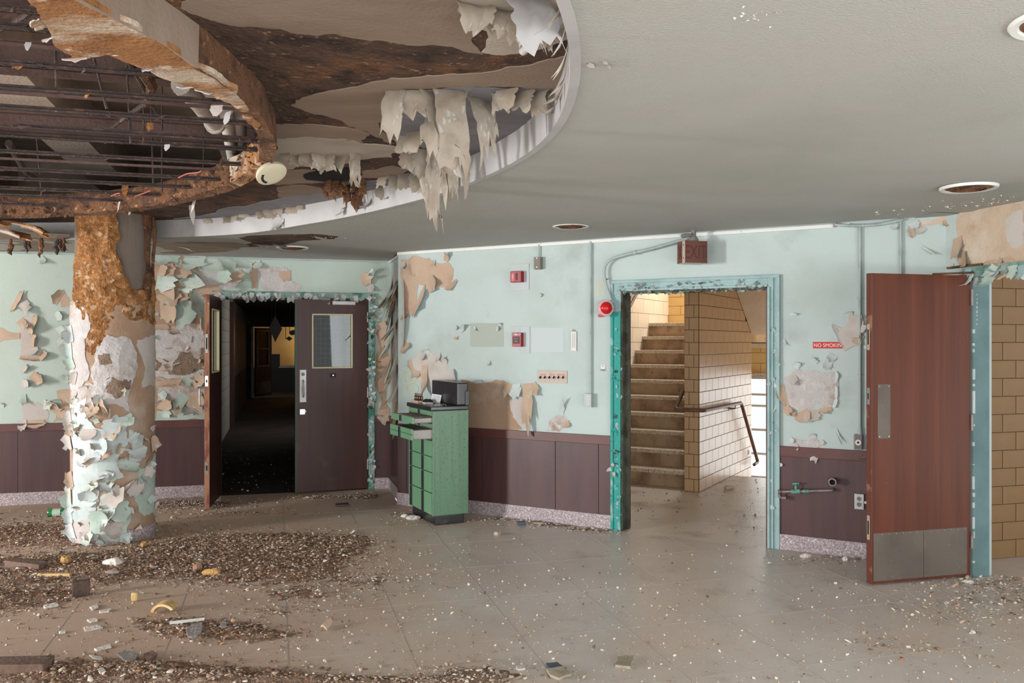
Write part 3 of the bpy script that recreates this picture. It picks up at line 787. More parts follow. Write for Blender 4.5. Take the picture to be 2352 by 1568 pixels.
# half landing and upper flight soffit on the right of the spine
hl = MB().box(ST, SW + .01, 2.3, T0 + 9 * RUN + .05, TB - .01, 1.60, 1.80)
struct('floor_half_landing', hl, 'soffit_plaster', 'concrete half landing over the stair window')
us = MB().prism(Frame(ST.pt(0.012, 0, 0), ST.v, UP, v3(u2)), [(2.42, 1.60), (2.42, 1.72), (2.2, 1.70), (0.55, 2.86), (0.55, 3.1), (2.42, 1.9)], 0, 1.4)
upper = us.build('stair_flight', 'soffit_plaster')
tag(upper, 'underside of the upper stair flight, flaking cream plaster', 'stair flight')
for i in range(1, 7):
    b = MB().box(ST, .02, 2.28, 1.33 + .27 * (i - 1), 1.33 + .27 * i + .03, -0.187 * (i) - .3, -0.187 * i)
    if i == 1: down = thing('stair_flight', 'stairs going down in front of the bright window', 'stair flight', ST.pt(1, 1.33, 0))
    b.build('step', 'stair_nosing', down)
# handrail
rail = thing('handrail', 'brown pipe handrail bent round the tiled spine wall', 'handrail', ST.pt(.07, 0, .87))
pts = [(-.235, 1.5, 2.02), (-.235, .10, 1.0), (-.235, -.085, .88), (.075, -.085, .88), (.08, 1.42, .87), (.085, 2.21, .06), (.085, 2.02, .05)]
MB().tube(bend([ST.pt(*p) for p in pts], .05), .021, 10).build('rail', 'rail_brown', rail, smooth=True)
for p, q in (((.08, 1.15, .86), (.0, 1.15, .82)), ((.085, 2.05, .2), (0.0, 2.05, .2))):
    MB().tube([ST.pt(*p), ST.pt(p[0], p[1], q[2]), ST.pt(*q)], .009, 8).tube([ST.pt(*q), ST.pt(q[0] + .01, q[1], q[2])], .032, 12).build('bracket', 'rail_brown', rail, smooth=True)
rail2 = thing('handrail', 'pale pipe handrail on the upper left stair wall', 'handrail', SL.pt(3.5, 1.5, .06))
MB().tube([SL.pt(3.2, 1.66, .07), SL.pt(4.9, 2.95, .07)], .02, 10).build('rail', 'rail_brown', rail2, smooth=True)
MB().tube([SL.pt(3.6, 1.96, .07), SL.pt(3.6, 1.9, .0)], .008, 8).build('bracket', 'rail_brown', rail2)

# ------------------------------------------------------------------ passage at the far right
BW = Frame((3.28, 6.26, 0), v3(l2), UP, v3(m2))
b = MB().box(BW, -.1, 5.2, 0, ZC, -.15, 0)
wp = struct('wall_passage', b, 'ochre_joint', 'ochre tiled passage wall seen through the right doorway')
tiles(wp, BW, 0.0, 1.3, 0.0, 2.4, 0.245, CH, 'ochre_tile', gap=0.005)

# ------------------------------------------------------------------ corridor behind the double door
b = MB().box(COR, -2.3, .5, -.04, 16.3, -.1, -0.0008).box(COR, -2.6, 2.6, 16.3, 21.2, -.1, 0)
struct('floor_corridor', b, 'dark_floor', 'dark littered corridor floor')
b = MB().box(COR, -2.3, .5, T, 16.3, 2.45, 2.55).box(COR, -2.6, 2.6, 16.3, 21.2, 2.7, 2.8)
struct('ceiling_corridor', b, 'dark_wall', 'dark corridor ceiling')
CL = Frame(COR.pt(-2.06, 0, 0), -v3(m2), UP, v3(l2))
b = MB().box(CL, T, 16.5, 0, 2.5, -.15, 0)
wcl = struct('wall_corridor_left', b, 'block_joint', 'left corridor wall of painted blocks')
tiles(wcl, CL, 3.6, 7.35, 0.0, 2.4, 0.40, 0.2, 'white_block', gap=.008, h1=.008, name='block')
tiles(wcl, CL, 8.6, 13.0, 0.9, 2.2, 0.5, 0.2, 'grey_block', gap=.012, h1=.01, name='block')
MB().box(CL, 7.4, 7.75, 0, 2.5, .0, .08).build('pilaster', 'door_brown', wcl)
MB().box(CL, 8.2, 16.2, 0, .88, .001, .015).build('dado', 'dark_wall', wcl)
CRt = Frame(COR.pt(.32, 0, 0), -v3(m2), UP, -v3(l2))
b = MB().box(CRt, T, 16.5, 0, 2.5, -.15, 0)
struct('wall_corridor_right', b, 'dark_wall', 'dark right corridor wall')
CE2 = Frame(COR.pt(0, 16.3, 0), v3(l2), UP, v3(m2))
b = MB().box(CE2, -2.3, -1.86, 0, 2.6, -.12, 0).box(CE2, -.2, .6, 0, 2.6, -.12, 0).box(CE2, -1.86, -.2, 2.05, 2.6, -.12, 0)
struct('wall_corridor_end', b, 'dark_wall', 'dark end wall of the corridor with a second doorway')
cf = thing('door_frame', 'pale frame of the far doorway at the end of the dark corridor', 'door frame', CE2.pt(-1.6, 0, 0))
MB().box(CE2, -1.92, -1.86, 0, 2.1, -.1, .02).build('jamb', 'white_block', cf)
MB().box(CE2, -.2, -.14, 0, 2.1, -.1, .02).build('jamb', 'white_block', cf)
MB().box(CE2, -1.92, -.14, 2.05, 2.11, -.1, .02).build('head', 'dark_wall', cf)
MB().box(CE2, -1.86, -.2, 0.0, .03, -.1, .02).build('threshold', 'white_block', cf)
fd = thing('door', 'far open brown door with a tall pane at the corridor end', 'door', CE2.pt(-1.7, 0, -.3))
DF = Frame(CE2.pt(-1.84, 0, -.12), (v3(l2) * .5 - v3(m2) * .866), UP, (v3(m2) * .5 + v3(l2) * .866))
MB().box(DF, 0, .88, .03, .9, 0, .045).box(DF, 0, .09, .9, 2.02, 0, .045).box(DF, .72, .88, .9, 2.02, 0, .045).box(DF, .09, .72, 1.95, 2.02, 0, .045).build('leaf', 'door_brown', fd)
MB().box(DF, .09, .72, .92, 1.93, .018, .024).build('pane', 'wired_glass', fd)
b = MB()
for p, q, r, s in ((.09, .12, .9, 1.95), (.69, .72, .9, 1.95), (.09, .72, .9, .93), (.09, .72, 1.92, 1.95), (.09, .72, 1.4, 1.42)): b.box(DF, p, q, r, s, .045, .055)
b.build('glazing_bead', 'white_block', fd)
MB().box(DF, .05, .83, .1, .45, .045, .05).build('kick_plate', 'dull_steel', fd)
b = MB().box(COR, -3.2, 2.6, 21.0, 21.2, 0, 2.8)
wfr = struct('wall_far_room', b, 'far_yellow', 'lit yellow wall of a distant room beyond the corridor')
FY = Frame(COR.pt(0, 21.0, 0), v3(l2), UP, v3(m2))
b = MB().box(COR, -3.2, -3.0, 16.4, 21.2, 0, 2.8).box(COR, 2.4, 2.6, 16.4, 21.2, 0, 2.8)
struct('wall_far_side', b, 'far_yellow', 'side walls of the distant room')
cb = thing('low_cabinet', 'dark low cabinet with a pale top before the distant yellow wall', 'cabinet', COR.pt(-.8, 19.4, 0))
MB().box(COR, -2.6, 1.6, 19.2, 20.2, 0, .78).build('body', 'black_thing', cb); MB().box(COR, -2.6, 1.6, 19.17, 20.2, .78, .84).build('top', 'white_block', cb)
def hang_px(x, y, dist):
    """point at a distance along the corridor under a picture point"""
    fr = Frame(COR.pt(0, dist, 0), v3(l2), UP, v3(m2)); return fr, fr.px(x, y)
for nm, lab, cat, pts, dist in (
        ('hanging_diamond', 'black diamond shaped board hanging in the dark corridor', 'ornament', [(632, 724), (648, 755), (632, 786), (618, 752)], 9.0),
        ('hanging_sign', 'dark rounded sign hanging low under the black diamond', 'sign', [(623, 813), (643, 813), (643, 840), (638, 846), (625, 846), (622, 838)], 9.4),
        ('hanging_scrap', 'small black rounded scrap hanging beside the green door edge', 'scrap', [(665, 760), (676, 757), (678, 768), (670, 770), (664, 766)], 9.6),
        ('hanging_scrap', 'small black pointed scrap hanging before the distant yellow wall', 'scrap', [(656, 777), (664, 772), (672, 777), (665, 783)], 9.8)):
    fr, _ = hang_px(632, 750, dist)
    root = thing(nm, lab, cat, fr.pt(*fr.px(*pts[0])))
    MB().prism(fr, [fr.px(x, y) for x, y in pts], 0, .03).build('panel', 'black_thing', root)
    a, z = fr.px(*pts[0])
    MB().tube([fr.pt(a, z - .02, .015), fr.pt(a + .01, 2.45, .015)], .006, 6).build('cord', 'black_thing', root)
# ------------------------------------------------------------------ doors and frames
def door(name, label, origin):
    o = bpy.data.objects.new(name, None); C.objects.link(o); o.location = origin; o.empty_display_size = .1
    return tag(o, label, None, None, 'structure')


def leaf_with_window(root, fr, W, H, win, mats, z0=0.012):
    a0, a1, b0, b1 = win
    b = MB()
    b.box(fr, -W, a0, z0, H, -.045, 0).box(fr, a1, 0, z0, H, -.045, 0).box(fr, a0, a1, z0, b0, -.045, 0).box(fr, a0, a1, b1, H, -.045, 0)
    b.build('leaf', mats, root)
    MB().box(fr, a0, a1, b0, b1, -.026, -.020).build('pane', 'wired_glass', root)
    b = MB()
    for h0, h1 in ((-.02, .006), (-.051, -.026)):
        for p, q, r, s in ((a0, a0 + .014, b0, b1), (a1 - .014, a1, b0, b1), (a0, a1, b0, b0 + .014), (a0, a1, b1 - .014, b1)):
            b.box(fr, p, q, r, s, h0, h1)
    b.build('glazing_bead', 'cream_bead', root)
    b = MB()
    for i in range(1, 9): b.box(fr, a0 + (a1 - a0) * i / 9 - .0006, a0 + (a1 - a0) * i / 9 + .0006, b0, b1, -.0235, -.0225)
    for i in range(1, 11): b.box(fr, a0, a1, b0 + (b1 - b0) * i / 11 - .0006, b0 + (b1 - b0) * i / 11 + .0006, -.0235, -.0225)
    w = b.build('wire_mesh', 'old_pipe', root); w['kind'] = 'stuff'
    return root


th = math.radians(6)
dirv = -v3(l2) * math.cos(th) + v3(m2) * math.sin(th)
D2 = Frame(WL.pt(-.250, 0, 0.006), -dirv, UP, v3(m2) * math.cos(th) + v3(l2) * math.sin(th))
d2 = door('door_1', 'nearly closed brown door leaf with a square window and steel pull plate', D2.pt(-.38, 0, 0))
leaf_with_window(d2, D2, .755, 2.055, (-.593, -.160, 1.322, 1.905), 'door_brown')
MB().box(D2, -.768, -.755, .012, 2.055, -.047, .004).build('edge_strip', 'green_edge', d2)
MB().box(D2, -.72, -.652, .965, 1.31, 0, .004).build('pull_plate', 'steel', d2, bevel=.002)
MB().tube(bend([D2.pt(-.686, 1.02, 0), D2.pt(-.686, 1.03, .05), D2.pt(-.686, 1.19, .05), D2.pt(-.686, 1.20, 0)], .02), .008, 8).build('pull_handle', 'bright_metal', d2, smooth=True)
MB().lathe(D2.pt(-.686, 1.262, 0), D2.n, [(.018, 0), (.018, .008), (.012, .012)], 14).build('lock_cylinder', 'old_pipe', d2)
MB().box(D2, -.725, -.668, .835, .90, 0, .05).box(D2, -.70, -.655, .855, .885, .0, .03).build('deadlock', 'bright_metal', d2, bevel=.006)
b = MB().box(D2, -.385, -.135, 2.0, 2.045, 0, .055); b.build('door_closer', 'steel', d2, bevel=.006)
MB().box(D2, -.40, -.34, 1.225, 1.27, 0, .006).build('small_plate', 'black_thing', d2); MB().box(D2, -.376, -.364, 1.24, 1.255, .006, .01).build('bolt_button', 'bright_metal', d2)
for z in (.22, 1.0, 1.82): MB().tube([D2.pt(.004, z, .008), D2.pt(.004, z + .11, .008)], .009, 8).build('hinge', 'old_pipe', d2)

dv = Vector((.185, -.983, 0)).normalized()
D1 = Frame(WL.pt(-1.760, 0, .006) + Vector((0, 0, 0)), -dv, UP, Vector((.983, .185, 0)))
d1 = door('door_2', 'wide open brown door leaf seen edge-on, its worn edge towards the room', D1.pt(-.38, 0, 0))
leaf_with_window(d1, D1, .755, 2.06, (-.61, -.16, 1.30, 1.93), 'door_brown')
b = MB().box(D1, -.764, -.755, .012, 2.06, -.046, .001); b.build('edge_strip', 'door_edge', d1)
for z0, z1, mt in ((1.50, 1.68, 'steel'), (1.18, 1.28, 'bright_metal'), (.34, .46, 'old_pipe')):
    MB().box(D1, -.767, -.764, z0, z1, -.037, -.011).build('strike_plate', mt, d1)
    MB().box(D1, -.768, -.7665, z0 + .035, z1 - .035, -.030, -.018).build('strike_slot', 'dark_hole', d1)
hdl = MB().tube(bend([D1.pt(-.70, .985, -.046), D1.pt(-.70, .99, -.10), D1.pt(-.70, 1.16, -.10), D1.pt(-.70, 1.165, -.046)], .02), .008, 8)
hdl.build('pull_handle', 'steel', d1, smooth=True)
MB().box(D1, -.735, -.665, .93, 1.27, -.049, -.045).build('pull_plate', 'steel', d1)

# double door frame
f1 = thing('door_frame', 'peeling aqua and green frame round the brown double door', 'door frame', WL.pt(-1, 0, 0))
MB().box(WL, L1 - .001, LC1, 0, LCH, .001, .026).build('casing', 'frame_chipped', f1, bevel=.004)
MB().box(WL, L0 - .065, L0 + .001, 0, LCH, .001, .026).build('casing', 'frame_chipped', f1, bevel=.004)
MB().box(WL, L0 - .064, LC1 - .001, LH - .001, LCH, .001, .028).build('head_casing', 'frame_chipped', f1, bevel=.004)
MB().box(WL, L1 - .02, L1 - .001, 0, LH, -T, -.05).build('jamb', 'frame_chipped', f1)
MB().box(WL, L0 + .001, L0 + .02, 0, LH, -T, -.05).build('jamb', 'jamb_dark', f1)
MB().box(WL, L0 + .02, L1 - .02, LH - .02, LH - .001, -T, 0.0).build('head', 'jamb_dark', f1)
rnd = random.Random(3)
for i in range(70):                                   # curled paint on the right casing
    z = rnd.uniform(.05, LCH - .03)
    flake('paint_flake', f1, WL, rnd.uniform(L1 + .005, LC1 - .005), z, rnd.uniform(0, 6.28), rnd.uniform(.02, .045), rnd.uniform(.02, .06), rnd.uniform(.3, 1.4),
          rnd.choice(['aqua_flake', 'frame_aqua', 'pale_paper', 'green_edge', 'frame_chipped']), 'pale_paper', off=.027, seed=i, nu=3, nv=3)
for i in range(90):                                   # ragged paint hanging from the head
    a = rnd.uniform(L0 - .05, -.75) if i < 66 else rnd.uniform(-.75, LC1)
    flake('paint_flake', f1, WL, a, LH + rnd.uniform(-.005, .05), -PI / 2 + rnd.uniform(-.6, .6), rnd.uniform(.025, .06), rnd.uniform(.03, .09), rnd.uniform(.2, 1.3),
          rnd.choice(['aqua_flake', 'frame_chipped', 'pale_paper', 'recess_grey']), 'pale_paper', off=.029, seed=100 + i, nu=3, nv=4)

# stair doorway frame
f2 = thing('door_frame', 'aqua and turquoise frame round the stair doorway, paint in shreds along its head', 'door frame', WR.pt(3, 0, 0))
def casing(fr, a0, a1, b0, b1, side, name, mt):
    """moulded casing: back band, flat, inner bead"""
    b = MB()
    if side == 'v':
        w = a1 - a0
        b.box(fr, a0, a1, b0, b1, .001, .018)
    else:
        b.box(fr, a0, a1, b0, b1, .001, .018)
    return b.build(name, mt, f2, bevel=.003)


zt = WR.px(1420, 716)[1]
casing(WR, RC0, R0, 0, zt, 'v', 'casing', 'frame_turquoise'); casing(WR, RC0, R0, zt, RCH, 'v', 'casing', 'frame_aqua')
casing(WR, R1, RC1, 0, RCH, 'v', 'casing', 'frame_aqua'); casing(WR, R0, R1, RH, RCH, 'h', 'head_casing', 'frame_aqua')
for a0, a1, mt, z1 in ((RC0 - .012, RC0 + .012, 'frame_turquoise', zt), (R0 - .02, R0, 'frame_turquoise', zt), (RC1 - .014, RC1 + .012, 'frame_aqua', RCH), (R1, R1 + .02, 'frame_aqua', RH), ((R1 + RC1) / 2 - .006, (R1 + RC1) / 2 + .006, 'frame_aqua', RCH)):
    MB().box(WR, a0, a1, 0, z1, .001, .032).build('moulding', mt, f2, bevel=.005)
MB().box(WR, RC0 - .012, RC0 + .012, zt, RCH, .001, .032).build('moulding', 'frame_aqua', f2, bevel=.005)
MB().box(WR, RC0 - .012, RC1 + .012, RCH - .014, RCH + .012, .001, .032).build('moulding', 'frame_aqua', f2, bevel=.005)
MB().box(WR, R0, R1, RH, RH + .02, .001, .03).build('moulding', 'frame_aqua', f2, bevel=.005)
MB().box(WR, R0 - .001, R0 + .014, 0, RH, -T - .01, .018).build('jamb', 'jamb_dark', f2)
MB().box(WR, R0 + .014, R0 + .03, 0, RH, -.11, -.06).build('stop', 'jamb_dark', f2)
MB().box(WR, R1 - .012, R1 + .001, 0, RH, -T - .01, .016).build('jamb', 'wainscot_rail', f2)
MB().box(WR, R0, R1, RH - .014, RH + .001, -T - .01, .016).build('head', 'jamb_dark', f2)
for i in range(210):
    low = i % 3
    flake('paint_flake', f2, WR, rnd.uniform(R0, R1), (RH + rnd.uniform(-.012, .012)) if low else RH + rnd.uniform(0, .075) * (.4 + .6 * (i > 60)), -PI / 2 + rnd.uniform(-1.2, 1.2), rnd.uniform(.012, .034), rnd.uniform(.015, .055), rnd.uniform(.4, 2.6),
          rnd.choice(['aqua_flake', 'frame_aqua', 'frame_aqua', 'ceiling_flake_back', 'frame_chipped']), 'ceiling_flake_back', off=rnd.uniform(-.10, .012) if low else .019, seed=300 + i, nu=3, nv=4, lift=rnd.uniform(.1, .8))
for i in range(60):
    a = rnd.choice([rnd.uniform(RC0, R0), rnd.uniform(RC0 + .02, R0 + .01), rnd.uniform(R1, RC1)])
    flake('paint_flake', f2, WR, a, rnd.uniform(.05, 1.75), rnd.uniform(0, 6.28), rnd.uniform(.015, .035), rnd.uniform(.02, .06), rnd.uniform(.3, 1.5),
          rnd.choice(['frame_aqua', 'frame_turquoise', 'frame_turquoise', 'green_edge', 'frame_aqua']) if a < 3 else 'aqua_flake', 'pale_paper', off=.02, seed=500 + i, nu=3, nv=3)
for x, y, dg in ((1408, 1075, 200), (1412, 1083, -60), (1407, 1068, 30)):
    pflake('paint_flake', f2, WR, x, y, dg, 8, 16, 70, 'pale_paper', 'pale_paper', off=.03, seed=x)

# far right frame
f3 = thing('door_frame', 'grey teal frame of the doorway at the right edge, green paint hanging from its head', 'door frame', WF.pt(.7, 0, 0))
MB().box(WF, F0 - .002, F0 + .012, 0, FH, -.13, .004).build('jamb', 'frame_teal_grey', f3)
MB().box(WF, F0 - .075, F0 - .05, 0, FH + .06, .001, .02).build('casing', 'frame_aqua', f3, bevel=.003)
MB().box(WF, F0 - .07, F1 + .07, FH, FH + .055, .001, .022).build('head_casing', 'frame_chipped', f3, bevel=.003)
MB().box(WF, F0, F1, FH - .014, FH, -.15, .02).build('head', 'frame_chipped', f3)
MB().box(WF, F1 - .012, F1, 0, FH, -.13, .02).build('jamb', 'frame_teal_grey', f3)
MB().box(WF, F0 - .2, F0 + .10, FH + .055, FH + .07, .005, .03).build('door_stay', 'rust', f3)
for i in range(14):
    a = F0 + rnd.uniform(-.02, .75)
    flake('paint_flake', f3, WF, a, FH + rnd.uniform(-.02, .05), -PI / 2 + rnd.uniform(-.5, .5), rnd.uniform(.04, .1), rnd.uniform(.05, .14), rnd.uniform(.4, 1.9),
          rnd.choice(['aqua_flake', 'mint_flake', 'frame_aqua', 'aqua_flake']), 'aqua_flake', off=.024, seed=700 + i)
b = MB()
for i in range(11): b.box(WF, F0 + .0115, F0 + .0135, 1.62 + i * .03 if i > 5 else 1.72 + i * .03, 1.628 + i * .03 if i > 5 else 1.728 + i * .03, -.03, -.022)
z = .1
while z < 1.7:
    hh = rnd.uniform(.01, .16) if rnd.random() < .5 else rnd.uniform(.005, .03)
    b.box(WF, F0 + .006 - rnd.uniform(0, .004), F0 + .0135, z, z + hh, -.006 - rnd.uniform(0, .006), .005); z += hh + rnd.uniform(.01, .16)
b.build('chipped_paint', 'aqua_flake', f3); f3.children[-1]['kind'] = 'stuff'

# red door leaf, swung open into the room
D3 = Frame(WF.pt(F0, 0, .006), v3(l2), UP, v3(m2))
d3 = door('door_3', 'wide open red brown door with steel push plate and two-part kick plate', D3.pt(-.4, 0, 0))
MB().box(D3, -.795, -.012, .012, 2.055, -.045, 0).build('leaf', 'door_red', d3, bevel=.002)
MB().box(D3, -.803, -.795, .012, 2.055, -.046, .0005).build('edge_strip', 'door_edge_red', d3)
MB().box(D3, -.752, -.655, .965, 1.325, 0, .003).build('push_plate', 'dull_steel', d3, bevel=.0014)
for p, q in ((-.785, -.395), (-.392, -.04)):
    MB().box(D3, p, q, .03, .345, 0, .003).build('kick_plate', 'dull_steel', d3)
b = MB()
for a in (-.74, -.667):
    for z in (.98, 1.31): b.lathe(D3.pt(a, z, .003), D3.n, [(.004, 0), (.003, .002)], 8)
for i in range(14):
    b.lathe(D3.pt(-.775 + i * .055, .335, .003), D3.n, [(.003, 0), (.002, .0015)], 6)
b.build('screws', 'bright_metal', d3); d3.children[-1]['kind'] = 'stuff'
for z0, z1, mt in ((1.55, 1.72, 'tile_piece'), (1.19, 1.30, 'bright_metal'), (.30, .46, 'tile_piece')):
    MB().box(D3, -.806, -.803, z0, z1, -.036, -.012).build('strike_plate', mt, d3)
    MB().box(D3, -.8068, -.8055, z0 + .035, z1 - .035, -.030, -.018).build('strike_slot', 'dark_hole' if mt != 'bright_metal' else 'alarm_dark', d3)
for z in (.2, 1.0, 1.85): MB().tube([D3.pt(-.004, z, .008), D3.pt(-.004, z + .11, .008)], .009, 8).build('hinge', 'old_pipe', d3)
cl = MB().tube([D3.pt(-.30, 2.06, -.02), D3.pt(.05, 2.075, .05)], .007, 6)
cl.build('stay_arm', 'rust', d3)

# ------------------------------------------------------------------ green dental cabinet
fd_, sd_ = Vector((-.44, .898, 0)).normalized(), Vector((.898, .44, 0)).normalized()
CB = Frame(Vector((-.690, 7.452, 0)), fd_, UP, -sd_)     # a: along the drawer front, h: out of it
CWD, CDP = .63, .335
cab = thing('dental_cabinet', 'green steel dental cabinet with black top and pulled out drawers', 'cabinet', CB.pt(.3, 0, -.17))
MB().box(CB, .02, CWD - .02, 0, .085, -CDP + .03, -.03).build('plinth', 'cabinet_black', cab, bevel=.01)
b = MB().box(CB, .016, CWD - .016, .085, 1.003, -CDP + .01, -.016); b.build('body', 'drawer_inside', cab)
MB().box(CB, 0, .015, .085, 1.003, -CDP, 0).build('side_panel', 'cabinet_side', cab, bevel=.006)
MB().box(CB, CWD - .015, CWD, .085, 1.003, -CDP, 0).build('side_panel', 'cabinet_side', cab, bevel=.006)
MB().box(CB, 0, CWD, .085, 1.003, -CDP - .002, -CDP + .012).build('back_panel', 'cabinet_side', cab)
MB().box(CB, -.008, CWD + .008, 1.004, 1.042, -CDP - .004, .018).build('worktop', 'cabinet_black', cab, bevel=.008)
MB().box(CB, .0, CWD, 1.042, 1.245, -CDP, -CDP + .105).build('splashback', 'cabinet_black', cab, bevel=.012)
MB().box(CB, -.012, .0, 1.042, 1.17, -CDP - .008, -CDP + .03).build('splashback_end', 'cabinet_black', cab, bevel=.004)
def drawer(a0, a1, z0, z1, out, hx, two=False):
    fr = CB
    d = MB().box(fr, a0 + .002, a1 - .002, z0 + .002, z1 - .002, out - .014, out + .003)
    if two:
        d = MB().box(fr, a0 + .002, a1 - .002, z0 + .002, (z0 + z1) / 2 - .0015, out - .014, out + .003).box(fr, a0 + .002, a1 - .002, (z0 + z1) / 2 + .0015, z1 - .002, out - .014, out + .003)
    o = d.build('drawer', 'cabinet_green', cab, bevel=.0025)
    MB().box(fr, hx - .022, hx + .022, z0 + .004, z1 - .004, out + .002, out + .012).build('handle', 'cabinet_black', o, bevel=.003)
    if out > .05:
        b = MB()
        for p, q in ((a0 + .012, a0 + .02), (a1 - .02, a1 - .012)): b.box(fr, p, q, z0 + .006, z1 - .012, -.02, out - .014)
        b.box(fr, a0 + .012, a1 - .012, z0 + .006, z0 + .012, -.02, out - .014)
        b.build('drawer_tray', 'drawer_grey', o)
    return o


drawer(.018, CWD - .018, .957, 1.0, 0, .33)
dA = drawer(.018, CWD - .018, .893, .953, .175, .33)
dB = drawer(.018, CWD - .018, .752, .852, .185, .33, True)
for z0, z1 in ((.855, .892),): drawer(.018, CWD - .018, z0, z1, 0, .33)
MB().box(CB, .022, .5, .948, .953, .0, .16).build('drawer_tray', 'drawer_inside', dA)
MB().box(CB, .03, .6, .836, .842, .0, .165).build('drawer_tray', 'drawer_inside', dB)
for a0, a1, hx in ((.018, .322, .235), (.326, CWD - .018, .545)):
    for z0, z1 in ((.092, .282), (.286, .462), (.466, .598), (.602, .742)): drawer(a0, a1, z0, z1, 0, hx)
# things lying on its top (1.042)
TOP = lambda a, h, z=1.043: CB.pt(a, z, h)
for k, (a, h) in enumerate(((.585, -.05), (.555, -.052), (.525, -.056), (.49, -.06), (.46, -.07))):
    br = thing('small_bottle', 'tiny dark bottle on the cabinet top, %s of the row of five' % ('leftmost', 'second from the left', 'middle one', 'second from the right', 'rightmost')[k], 'bottle', TOP(a, h), 'tiny bottles on the cabinet top')
    MB().lathe(TOP(a, h, 1.0425 + .022), UP, [(.008, 0), (.010, .003), (.010, .034), (.004, .044), (.004, .05)], 10).build('bottle', 'bottle_brown', br, smooth=True)
    MB().lathe(TOP(a, h, 1.0425 + .022 + .05), UP, [(.005, 0), (.005, .012)], 10).build('cap', 'bottle_cap', br)
wb_ = thing('wooden_tray', 'flat wooden tray under the tiny bottles on the cabinet', 'tray', TOP(.52, -.05))
b = MB().box(CB, .43, .61, 1.0425, 1.0475, -.10, -.02)
for p, q, r, s in ((.43, .61, -.10, -.094), (.43, .61, -.026, -.02), (.43, .436, -.10, -.02), (.604, .61, -.10, -.02)): b.box(CB, p, q, 1.0475, 1.064, r, s)
b.build('tray', 'tan_paper', wb_)
MB().box(CB, .44, .60, 1.058, 1.064, -.092, -.028).build('lid', 'board_wood', wb_)
cd = thing('paper_card', 'pale folded card leaning against the black splashback', 'card', TOP(.42, -.16))
TF = Frame(TOP(.44, -.15), (fd_ * -.8 + sd_ * .6), (0, 0, 1), (-sd_ * .9))
b = MB().prism(Frame(TF.o, TF.u, Vector((.25, .12, 1)), TF.n), [(0, 0), (.10, 0), (.095, .075), (-.01, .085)], 0, .003); b.build('card', 'paper_white', cd)
b = MB().prism(Frame(TF.o, TF.u, Vector((.25, .12, 1)), TF.n), [(.012, .01), (.09, .01), (.086, .066), (.004, .074)], .003, .004); b.build('print', 'plate_grey', cd)
b = MB().prism(Frame(TOP(.36, -.09), fd_, -sd_, UP), [(-.05, -.03), (.05, -.03), (.06, .03), (-.04, .04)], 0, .01)
tag(b.build('booklet', 'paper_white', None), 'thin white booklet lying flat on the cabinet top', 'booklet')
cl = chunk('dark_cloth', 'crumpled dark rag on the cabinet top behind the tray', 'cloth', TOP(.42, -.115, 1.043), (.10, .07, .035), 'black_thing', 21)

# ------------------------------------------------------------------ fittings on the right wall
def prect(fr, x0, y0, x1, y1, h=0.0):
    xc, yc = (x0 + x1) / 2, (y0 + y1) / 2
    return fr.px(x0, yc, h)[0], fr.px(x1, yc, h)[0], fr.px(xc, y1, h)[1], fr.px(xc, y0, h)[1]


def pbox(fr, x0, y0, x1, y1, h0, h1, name, mt, parent, bevel=0.0, at=None):
    r = prect(fr, x0, y0, x1, y1, h1 if at is None else at)
    return MB().box(fr, r[0], r[1], r[2], r[3], h0, h1).build(name, mt, parent, bevel=bevel)


def wthing(fr, name, label, cat, x, y, group=None):
    return thing(name, label, cat, fr.pt(*fr.px(x, y)), group)


t = wthing(WR, 'alarm_sounder', 'dark red fire alarm sounder on a pale plate, upper of the two', 'fire alarm', 1190, 640)
pbox(WR, 1173, 606, 1215, 667, .001, .006, 'back_plate', 'plate_grey', t, .002)
pbox(WR, 1172, 622.5, 1197, 648, .006, .06, 'housing', 'alarm_red', t, .005)
pbox(WR, 1175, 626, 1181, 646, .06, .0615, 'label_strip', 'alarm_pink', t); pbox(WR, 1184, 627, 1189, 643, .06, .0605, 'slot', 'alarm_dark', t)
a0, a1, z0, z1 = prect(WR, 1174, 624, 1181, 646, .0615)
text_obj('lettering', 'FIRE', Frame(WR.pt((a0 + a1) / 2, (z0 + z1) / 2, .0616), UP, -WR.u, WR.n), 0, 0, 0, .014, 'white_plastic', t)
t = wthing(WR, 'pull_station', 'bright red fire alarm pull station with a dark panel, lower of the two', 'fire alarm', 1190, 780)
pbox(WR, 1174, 749, 1217, 811, .001, .006, 'back_plate', 'plate_grey', t, .002)
b0 = pbox(WR, 1176, 764, 1196.5, 796, .006, .055, 'housing', 'alarm_red', t, .003)
pbox(WR, 1178, 772.5, 1193.5, 789, .055, .0565, 'dark_panel', 'alarm_dark', t)
a0, a1, z0, z1 = prect(WR, 1177, 764.5, 1195.5, 771, .056)
text_obj('lettering', 'FIRE', WR, a0 + .022, (z0 + z1) / 2, .055, .012, 'white_plastic', t); text_obj('lettering', 'ALARM', WR, a1 - .018, (z0 + z1) / 2, .055, .012, 'white_plastic', t, squeeze=.8)
a0, a1, z0, z1 = prect(WR, 1178, 780, 1193.5, 789, .057)
text_obj('lettering', 'PULL', WR, (a0 + a1) / 2, (z0 + z1) / 2 + .004, .0566, .010, 'white_plastic', t); text_obj('lettering', 'PUSH IN', WR, (a0 + a1) / 2, (z0 + z1) / 2 + .028, .0566, .008, 'pale_pink', t)
a, z = WR.px(1185.5, 768, .057); MB().lathe(WR.pt(a, z, .055), WR.n, [(.008, 0), (.008, .002)], 14).build('badge', 'white_plastic', t)
for fx, fy in ((1195, 757), (1195, 804)):
    a, z = WR.px(fx, fy); MB().lathe(WR.pt(a, z, .006), WR.n, [(.004, 0), (.003, .002)], 8).build('screw', 'box_grey', t)
